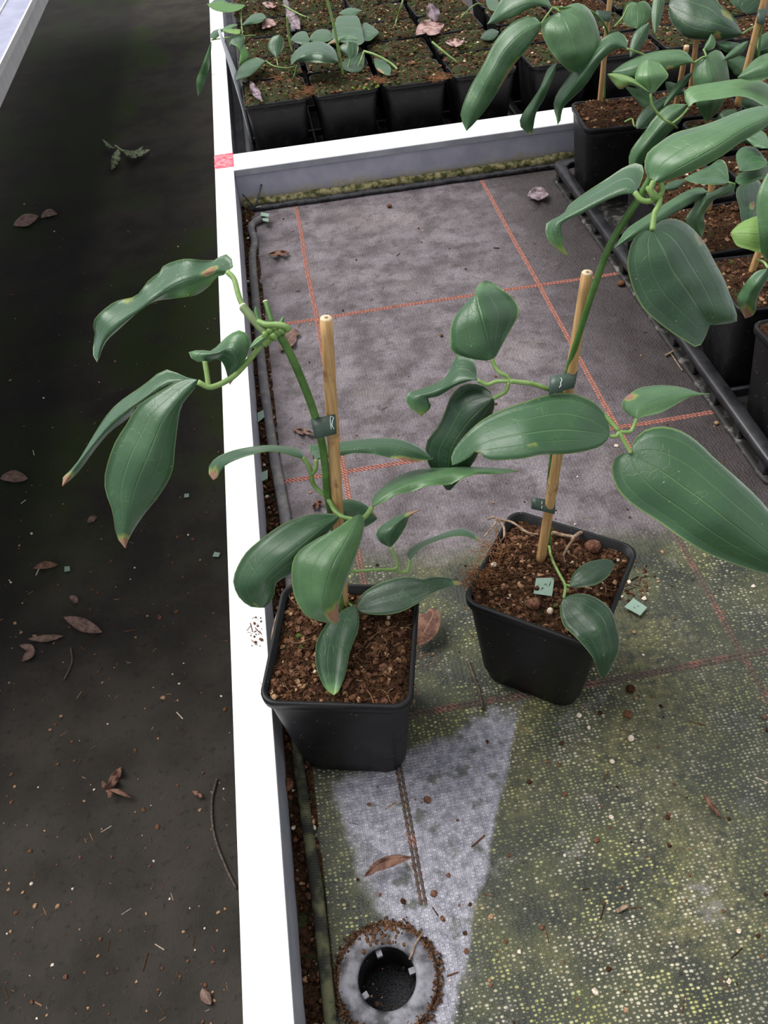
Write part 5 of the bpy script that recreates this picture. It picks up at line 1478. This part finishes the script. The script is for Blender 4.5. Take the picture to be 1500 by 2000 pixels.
stem(q, [(758, 48, 0.0), (768, 55, 0.001), (782, 52, 0.004)], 0.001, 'petiole', STEM, at=('Z', 0.096))
q = A_(2, 1)
leaf(q, [(666, 22), (683, 15), (700, 18)], [(663, 28), (684, 23), (708, 21)], [(676, 31), (690, 31)], ('Z', 0.112), tone=0.36)
stem(q, [(553, 10, 0.012), (585, 28, 0.01), (612, 38, 0.004), (620, 42, 0.0)], 0.0013, 'stem', STEM, at=('Z', 0.094))
q = A_(0, 3)
stem(q, [(844, 82, 0.028), (870, 104, 0.018), (895, 124, 0.006), (906, 137, -0.002)], 0.0015, 'stem', STEM, at=('Z', 0.093))
q = A_(2, 3)
stem(q, [(895, 42, 0.0), (908, 26, 0.01), (930, 8, 0.016), (944, 10, 0.012)], 0.0011, 'stem', STEM, at=('Z', 0.095))
aleaf(q, [(975, 20), (962, 8), (950, -6)], 12, 12, ('Z', 0.12), tone=0.34)
q = A_(1, 3)
aleaf(q, [(975, 62), (955, 68), (938, 76)], 12, 10, ('Z', 0.105), tone=0.12)
q = A_(2, 0)
leaf(q, [(408, 14), (440, -14), (470, -10)], [(480, 10), (455, 6), (430, 6), (404, 8)], [(470, 18), (450, 24), (426, 22), (412, 16)], ('Z', 0.125), tone=0.34)
leaf(q, [(480, 40), (494, 28), (512, 26)], [(471, 51), (495, 38), (521, 35)], [(490, 47), (508, 44)], ('Z', 0.115), tone=0.33)
leaf(q, [(432, 60), (450, 48), (466, 50)], [(470, 58), (455, 56), (432, 62)], [(466, 67), (445, 64)], ('Z', 0.11), tone=0.6)
stem(q, [(471, 18, 0.02), (471, 36, 0.012), (474, 68, 0.0)], 0.0012, 'stem', STEM, at=('Z', 0.10))
stem(q, [(500, 69, 0.0), (470, 71, 0.003), (440, 74, 0.004), (413, 78, 0.0)], 0.001, 'petiole', STEM, at=('Z', 0.10))
leaf(q, [(397, 120), (385, 150), (383, 167)], [(413, 80), (403, 120), (392, 155), (387, 188)], [(412, 102), (407, 140), (396, 172)], ('D', depth(PZ(413, 78, 0.10))), [0, 0.02, 0.05, 0.07], tone=0.55)
leaf(q, [(418, 60), (410, 70)], [(438, 55), (422, 64), (412, 74)], [(430, 68), (420, 76)], ('Z', 0.105), tone=0.4)
aleaf(A_(1, 0), [(485, 100), (496, 97), (509, 93)], 2, 3, ('Z', 0.10), tone=0.6)
# bright moss tufts
def moss(root, x, y, n, sp, z=0.098):
    m = MB(); c = PZ(x, y, z)
    for k in range(n):
        m.chunk(c + Vector((random.gauss(0, sp * 1.4), random.gauss(0, sp), random.uniform(-0.001, 0.001))), random.uniform(0.0012, 0.0028), 0, 0.7)
    o = m.build('moss_tuft', MOSS_LT, root, off=root.location); o['kind'] = 'stuff'
moss(A_(0, 3), 935, 110, 60, 0.006); moss(A_(1, 3), 920, 88, 40, 0.006); moss(A_(0, 1), 715, 168, 30, 0.005); moss(A_(1, 2), 785, 100, 40, 0.007); moss(A_(1, 0), 530, 130, 30, 0.006)
tuft(A_(0, 0), 590, 180, 0.098, 160, 0.014, 0.5, 0.008); tuft(A_(0, 1), 735, 158, 0.098, 120, 0.012, 0, 0.005); tuft(A_(0, 2), 852, 150, 0.098, 140, 0.014, -1.2, 0.006); tuft(A_(0, 0), 545, 155, 0.099, 60, 0.012, 0.5, 0.007)

# ------------------------------------------------------------------ dead leaves and litter (each a thing)
def dead(label, M, wl, wr, at, mat=DEAD, group=None, off=0.0, wave=0.004, da=0.004, db=0.003, cat='dead leaf', peak=0.45, name='dead_leaf'):
    A, B = auto(M, wl, wr, peak)
    kind, val = at
    o = leaf(None, A, M, B, at, off, da, db, tone=0.3, wave=wave, wf=2.3, mats=[mat, mat, mat], name=name, N=11, K=3, th=0.0005)
    return tag(o, label, cat, group)
gB = 'pinkish dead leaves on the seedling pots'
dead('large pinkish dry leaf curled on the seedling pots behind the divider', [(812, 68), (830, 52), (850, 55), (868, 46)], 14, 16, ('Z', 0.108), DEAD_PK, gB, wave=0.006)
dead('purplish dry leaf standing above the large pinkish leaf', [(850, 44), (845, 24), (838, 6)], 12, 14, ('ZD', 0.106), DEAD_PU, gB)
dead('small crumpled pinkish leaf right of the large curled one', [(870, 82), (890, 84), (908, 80)], 9, 8, ('Z', 0.102), DEAD_PK, gB)
dead('narrow pinkish lilac dry leaf on the corner pot beside the rail', [(488, 158), (498, 178), (512, 198)], 9, 8, ('Z', 0.104), DEAD_PU, gB)
dead('pale pink scrap of leaf near the rail end of the seedling tray', [(512, 56), (524, 46), (540, 48)], 10, 8, ('Z', 0.105), DEAD_PK, gB)
dead('long purplish dry leaf hanging among the second row seedlings', [(560, 18), (572, 38), (586, 58)], 12, 12, ('Z', 0.104), DEAD_PU, gB)
dead('pink dry leaf lying at the top edge of the photo', [(512, 6), (528, 10), (540, 12)], 6, 7, ('Z', 0.104), DEAD_PK, gB)
dead('dry pink fragment beside the tall green seedling stem', [(628, 62), (634, 72), (642, 82)], 6, 5, ('Z', 0.108), DEAD_PK, gB)
gC = 'dead leaves lying on the woven cloth'
dead('folded reddish brown dead leaf between the two front pots', [(816, 1262), (832, 1228), (846, 1200), (838, 1188)], 34, 24, ('Z', 0.006), DEAD, gC, off=[0, 0.006, 0.010, 0.004], wave=0.003)
dead('curled reddish dead leaf lying beside the drain', [(712, 1712), (735, 1692), (765, 1680), (804, 1674)], 10, 13, ('Z', 0.006), DEAD, gC, off=[-0.002, 0.004, 0.005, 0.001], wave=0.002)
dead('flat brown dead leaf under the crown of the left climber', [(545, 684), (560, 668), (576, 650), (586, 654)], 14, 14, ('Z', 0.003), DEAD_DK, gC, wave=0.002)
dead('small brown dry leaf on the cloth below the divider', [(524, 497), (545, 494), (566, 494)], 6, 6, ('Z', 0.004), DEAD, gC)
dead('pale crumpled dead leaf near the right tray and divider', [(1030, 382), (1050, 376), (1072, 380)], 12, 16, ('Z', 0.006), DEAD_PU, gC)
dead('brown leaf scrap by the rolled hem above the left pot', [(610, 994), (620, 985), (632, 980)], 7, 6, ('Z', 0.003), DEAD, gC)
dead('dark scrap of leaf on the cloth left of the bamboo cane', [(570, 838), (590, 842), (612, 846)], 6, 7, ('Z', 0.003), DEAD_DK, gC)
dead('thin reddish curled leaf strip on the mossy cloth at right', [(1372, 1550), (1388, 1570), (1408, 1598)], 5, 6, ('Z', 0.003), DEAD, gC)
gF = 'dead leaves on the aisle floor'
def fdead(label, M, wl, wr, mat=DEAD_DK, **k):
    return dead(label, M, wl, wr, ('Z', FZ + 0.006), mat, gF, **k)
fdead('broad brown dead leaf on the aisle floor', [(124, 1205), (150, 1215), (200, 1235)], 13, 14)
fdead('narrow brown dead leaf below the broad one on the aisle floor', [(54, 1248), (85, 1247), (124, 1242)], 7, 7)
fdead('bent brown dead leaf at far left of the aisle floor', [(38, 1260), (60, 1270), (42, 1292)], 10, 8)
fdead('light brown dead leaf highest of the aisle floor group', [(65, 1110), (88, 1103), (114, 1103)], 7, 8, DEAD)
fdead('small brown dead leaf between the aisle floor leaves', [(136, 1164), (145, 1170), (152, 1178)], 7, 7)
tw = fdead('orange brown star shaped dead leaf on the near aisle floor', [(212, 1542), (222, 1522), (237, 1498)], 9, 10, DEAD, wave=0.01)
for M_ in ([(212, 1542), (232, 1546), (256, 1558)], [(212, 1542), (204, 1536), (200, 1525)], [(212, 1542), (216, 1554), (210, 1556)]):
    A, B = auto(M_, 5, 5, 0.4)
    o = leaf(tw, A, M_, B, ('Z', FZ + 0.008), [0, 0.01, 0.004], mats=[DEAD] * 3, N=9, K=2, name='lobe')
fdead('dark red leaf litter scrap far back in the aisle', [(26, 440), (50, 430), (75, 422)], 12, 12)
fdead('second dark leaf scrap far back in the aisle', [(80, 425), (95, 416), (112, 418)], 8, 7)
fdead('brown dead leaf at the left photo edge beside the hanging leaves', [(0, 935), (25, 930), (55, 935)], 12, 12, DEAD_DK)
fdead('small brown leaf scrap under the hanging leaves', [(170, 1020), (182, 1012), (190, 1010)], 6, 6)
fdead('small orange leaf scrap close to the rail on the floor', [(375, 1545), (385, 1550), (396, 1558)], 5, 5, DEAD)
fdead('brown leaf blotch on the near aisle floor', [(395, 1930), (402, 1945), (412, 1962)], 11, 12, DEAD_DK, wave=0.001, da=0.0, db=0.0)
# withered green sprig on the floor
sp = thing('withered_sprig', 'withered pale green sprig lying far back on the aisle floor', 'sprig', PZ(230, 298, FZ))
for M_, w in (([(232, 290), (226, 310), (218, 332)], 9), ([(236, 292), (262, 302), (294, 292)], 7), ([(225, 290), (212, 284), (200, 272)], 4), ([(240, 298), (265, 298), (280, 285)], 5)):
    A, B = auto(M_, w, w, 0.4)
    leaf(sp, A, M_, B, ('Z', FZ + 0.012), [0, 0.02, 0.0], mats=[DEAD_GR] * 3, N=9, K=2, name='leaf', wave=0.01)
stem(sp, [(225, 285), (232, 290), (240, 296)], 0.004, 'stem', DEAD_GR, at=('Z', FZ + 0.012))

# green label chips
def chip(label, c4, z, tilt=0.0, marks=0):
    m = MB()
    pts = [PZ(x, y, z + (tilt if i in (0, 1) else 0)) for i, (x, y) in enumerate(c4)]
    loc = sum(pts, Vector()) / 4
    up = Vector((0, 0, 0.0005))
    m.add([p - loc for p in pts] + [p + up - loc for p in pts], [(0, 1, 2, 3), (7, 6, 5, 4), (0, 4, 5, 1), (1, 5, 6, 2), (2, 6, 7, 3), (3, 7, 4, 0)])
    o = link('label_chip', m.mesh('label_chip'), CHIP, None, loc, smooth=False)
    tag(o, label, 'label chip', 'small grey green plastic label chips')
    for k in range(marks):
        mm = MB()
        c = Vector((0, 0, 0.0007)) + (pts[1] - pts[0]) * (0.06 - 0.10 * k) + (pts[3] - pts[0]) * (-0.12 + 0.25 * k)
        e = (pts[1] - pts[0]).normalized()
        mm.tube([c - e * 0.0008, c + e * 0.0006], 0.0002, 4)
        mm.build('mark', TIE, o)
    return o
chip('grey green chip lying on the soil of the right front pot', ((1047, 1130), (1083, 1129), (1078, 1165), (1042, 1160)), 0.0935, 0.002, 2)
chip('grey green chip on the cloth just right of the right front pot', ((1237, 1169), (1264, 1187), (1250, 1203), (1219, 1186)), 0.003, 0.0, 2)
chip('grey green chip in the gutter, upper of two beside the hem', ((503, 807), (519, 799), (519, 813), (504, 825)), 0.006, 0.0, 0)
chip('grey green chip in the gutter, lower of two beside the hem', ((506, 926), (523, 918), (523, 935), (507, 943)), 0.006, 0.0, 0)
chip('bright green chip on the aisle floor near the rail', ((419, 1078), (430, 1080), (427, 1088), (415, 1087)), FZ + 0.004)
chip('dim green chip on the aisle floor by the brown leaves', ((126, 1107), (136, 1106), (137, 1115), (126, 1117)), FZ + 0.004)
chip('dim green chip on the aisle floor below the hanging leaves', ((360, 965), (369, 964), (369, 971), (360, 972)), FZ + 0.004)
chip('pale chip beside the divider corner, upper of two', ((510, 415), (526, 418), (525, 424), (509, 422)), 0.010)
chip('pale chip beside the divider corner, lower of two', ((512, 427), (524, 427), (525, 434), (514, 432)), 0.008)

# white label stake in the back tray
st = thing('label_stake', 'white plastic label stake leaning out of the back tray by the rail', 'label', PZ(494, 281, 0.02))
a, b = PZ(494, 281, 0.02), PY(428, 59, PZ(494, 281, 0.02).y + 0.02)
m = MB()
ctl = cr([tuple(a), tuple(PD(471, 186, (depth(a) * 0.57 + depth(b) * 0.43) - 0.004)), tuple(b)], 10)
vs, fs = [], []
for k, p in enumerate(ctl):
    p = Vector(p); w = 0.0105 * (0.35 + 0.65 * math.sin(math.pi * min(1, (k + 0.6) / 9)))
    wd = Vector((0.30, 0.95, 0.0)).normalized() * w
    nn = Vector((0.95, -0.30, 0.0)) * 0.0006
    vs += [p - wd - nn, p + wd - nn, p + wd + nn, p - wd + nn]
for k in range(9):
    for j in range(4):
        fs.append((4 * k + j, 4 * k + (j + 1) % 4, 4 * k + 4 + (j + 1) % 4, 4 * k + 4 + j))
fs += [(3, 2, 1, 0), (36, 37, 38, 39)]
m.add(vs, fs)
m.build('blade', STAKE, st, off=st.location)

# twigs
def twig(label, pts, r, at, mat=TWIG, cat='twig', name='twig'):
    m = MB()
    w = [tuple(PT(p[0], p[1], at[0], at[1])) for p in pts]
    loc = Vector(w[0])
    m.tube(cr(w, 14), r, 6)
    o = m.build(name, mat, None, loc, off=loc)
    return tag(o, label, cat)
twig('thin dark twig lying in front of the right pot', [(914, 1290), (924, 1318), (936, 1350), (943, 1384)], 0.0010, ('Z', 0.0014))
twig('small tan twig lying beside the right tray', [(1300, 694), (1312, 688), (1325, 678)], 0.0012, ('Z', 0.0018), ROOT)
twig('thin tan straw on the cloth by the right tray', [(1310, 690), (1322, 708), (1333, 724)], 0.0006, ('Z', 0.0010), ROOT)
twig('long thin straw stem on the floor along the rail', [(424, 1520), (414, 1560), (415, 1610), (424, 1650), (446, 1705), (462, 1735)], 0.0016, ('Z', FZ + 0.003), TWIG)
twig('faint forked stem on the floor near the dead leaves', [(138, 1265), (141, 1290), (134, 1310), (125, 1328)], 0.0014, ('Z', FZ + 0.003), TWIG)
twig('bent brown straw across the drain flange', [(799, 1874), (806, 1860), (812, 1842), (826, 1822)], 0.0005, ('Z', 0.0045), ROOT)
twig('short brown stick at the front of the mossy cloth', [(1204, 1780), (1214, 1775), (1226, 1769)], 0.0012, ('Z', 0.0016), ROOT)

twig('black spiky twig standing in the divider corner by the rail', [(499, 404), (503, 388), (511, 360)], 0.0011, ('D', depth(PZ(499, 404, 0.004)) - 0.004), WETBLACK)
twig('short black twig leaning in the divider corner by the rail', [(497, 404), (486, 392), (474, 380)], 0.0009, ('D', depth(PZ(499, 404, 0.004)) - 0.004), WETBLACK)
# little stones / crumbs that can be told apart on the cloth
def stone(label, x, y, r, mi, z=0.0):
    m = MB(); p = PZ(x, y, z + r * 0.5); m.chunk((0, 0, 0), r, 0, 0.7, 0.2)
    o = m.build('soil_lump', CRUMB[mi], None, p)
    s = o.modifiers.new('sub', 'SUBSURF'); s.levels = 1; s.render_levels = 1
    return tag(o, label, 'soil lump', 'small lumps lying about on the bench')
stone('pale chip of bark on the mossy cloth below the right pot', 1233, 1442, 0.0030, 3)
stone('small pale grain in front of the right pot corner', 1131, 1397, 0.0022, 3)
stone('small pinkish grain just below the pot corner grain', 1150, 1421, 0.0018, 3)
stone('brown clod on the cloth right of the pot corner', 1226, 1394, 0.0040, 1)
stone('pinkish crumb, lowest of those on the mossy cloth', 1196, 1487, 0.0022, 3)
stone('orange brown lump on the lilac cloth patch', 834, 1562, 0.0034, 4)
stone('brown lump under the leaf tip beside the right pot', 1232, 1345, 0.0045, 0)
stone('round brown pebble in the gutter below the left pot', 560, 1532, 0.0055, 4, 0.003)
stone('tan lump on the cloth beside the right tray', 1214, 455, 0.0042, 4)
stone('brown clod near the end of the upper orange line', 1213, 553, 0.0055, 1)
stone('orange crumb beside the right tray', 1400, 826, 0.0028, 2)
stone('brown crumb below the divider, right of the cane', 862, 655, 0.0026, 1)
stone('brown lump against the black roll below the divider', 760, 402, 0.0045, 4)

# uncountable grit
def grit(name, label, n, region, z, mats, wts, rmin, rmax, seed):
    st_ = random.getstate(); random.seed(seed)
    m = MB()
    for k in range(n):
        x, y = random.uniform(*region[0]), random.uniform(*region[1])
        p = PZ(x, y, z)
        r = random.uniform(rmin, rmax) * (random.random() ** 1.5 + 0.35)
        mi = random.choices(range(len(mats)), wts)[0]
        if random.random() < 0.25:
            a = random.uniform(0, 6.28); L = r * random.uniform(3, 7)
            m.tube([p + Vector((0, 0, r * 0.3)), p + Vector((math.cos(a) * L, math.sin(a) * L, r * 0.3))], r * 0.3, 3, mi)
        else:
            m.chunk((p.x, p.y, p.z + r * 0.35), r, mi, 0.6)
    random.setstate(st_)
    tag(m.build(name, mats, smooth=False), label, 'grit', kind='stuff')
grit('floor_grit', 'fine pale and brown litter scattered over the aisle floor', 620, ((0, 450), (380, 2000)), FZ, [CR_LT, CR_WH, CR_MD, CR_RED], [4, 1.3, 4, 2], 0.0008, 0.0030, 5)
grit('cloth_grit', 'fine brown and pale grit scattered over the woven cloth', 700, ((545, 1500), (400, 2000)), 0.0, [CR_MD, CR_WH, CR_DK, CR_RED, CR_LT], [5, 1.4, 4, 3, 2], 0.0004, 0.0016, 6)
grit('cloth_grit', 'brown peat crumbs spilled on the cloth between right pot and chip', 90, ((1195, 1265), (1105, 1175)), 0.0, [CR_MD, CR_WH, CR_DK], [5, 1, 5], 0.0006, 0.0018, 8)
grit('rail_dirt', 'small soil crumbs lying on the white rail beside the left pot', 42, ((488, 512), (1205, 1262)), RZ + 0.0003, [CR_MD, CR_RED], [1, 1], 0.0003, 0.0012, 9)
bpy.context.view_layer.update()
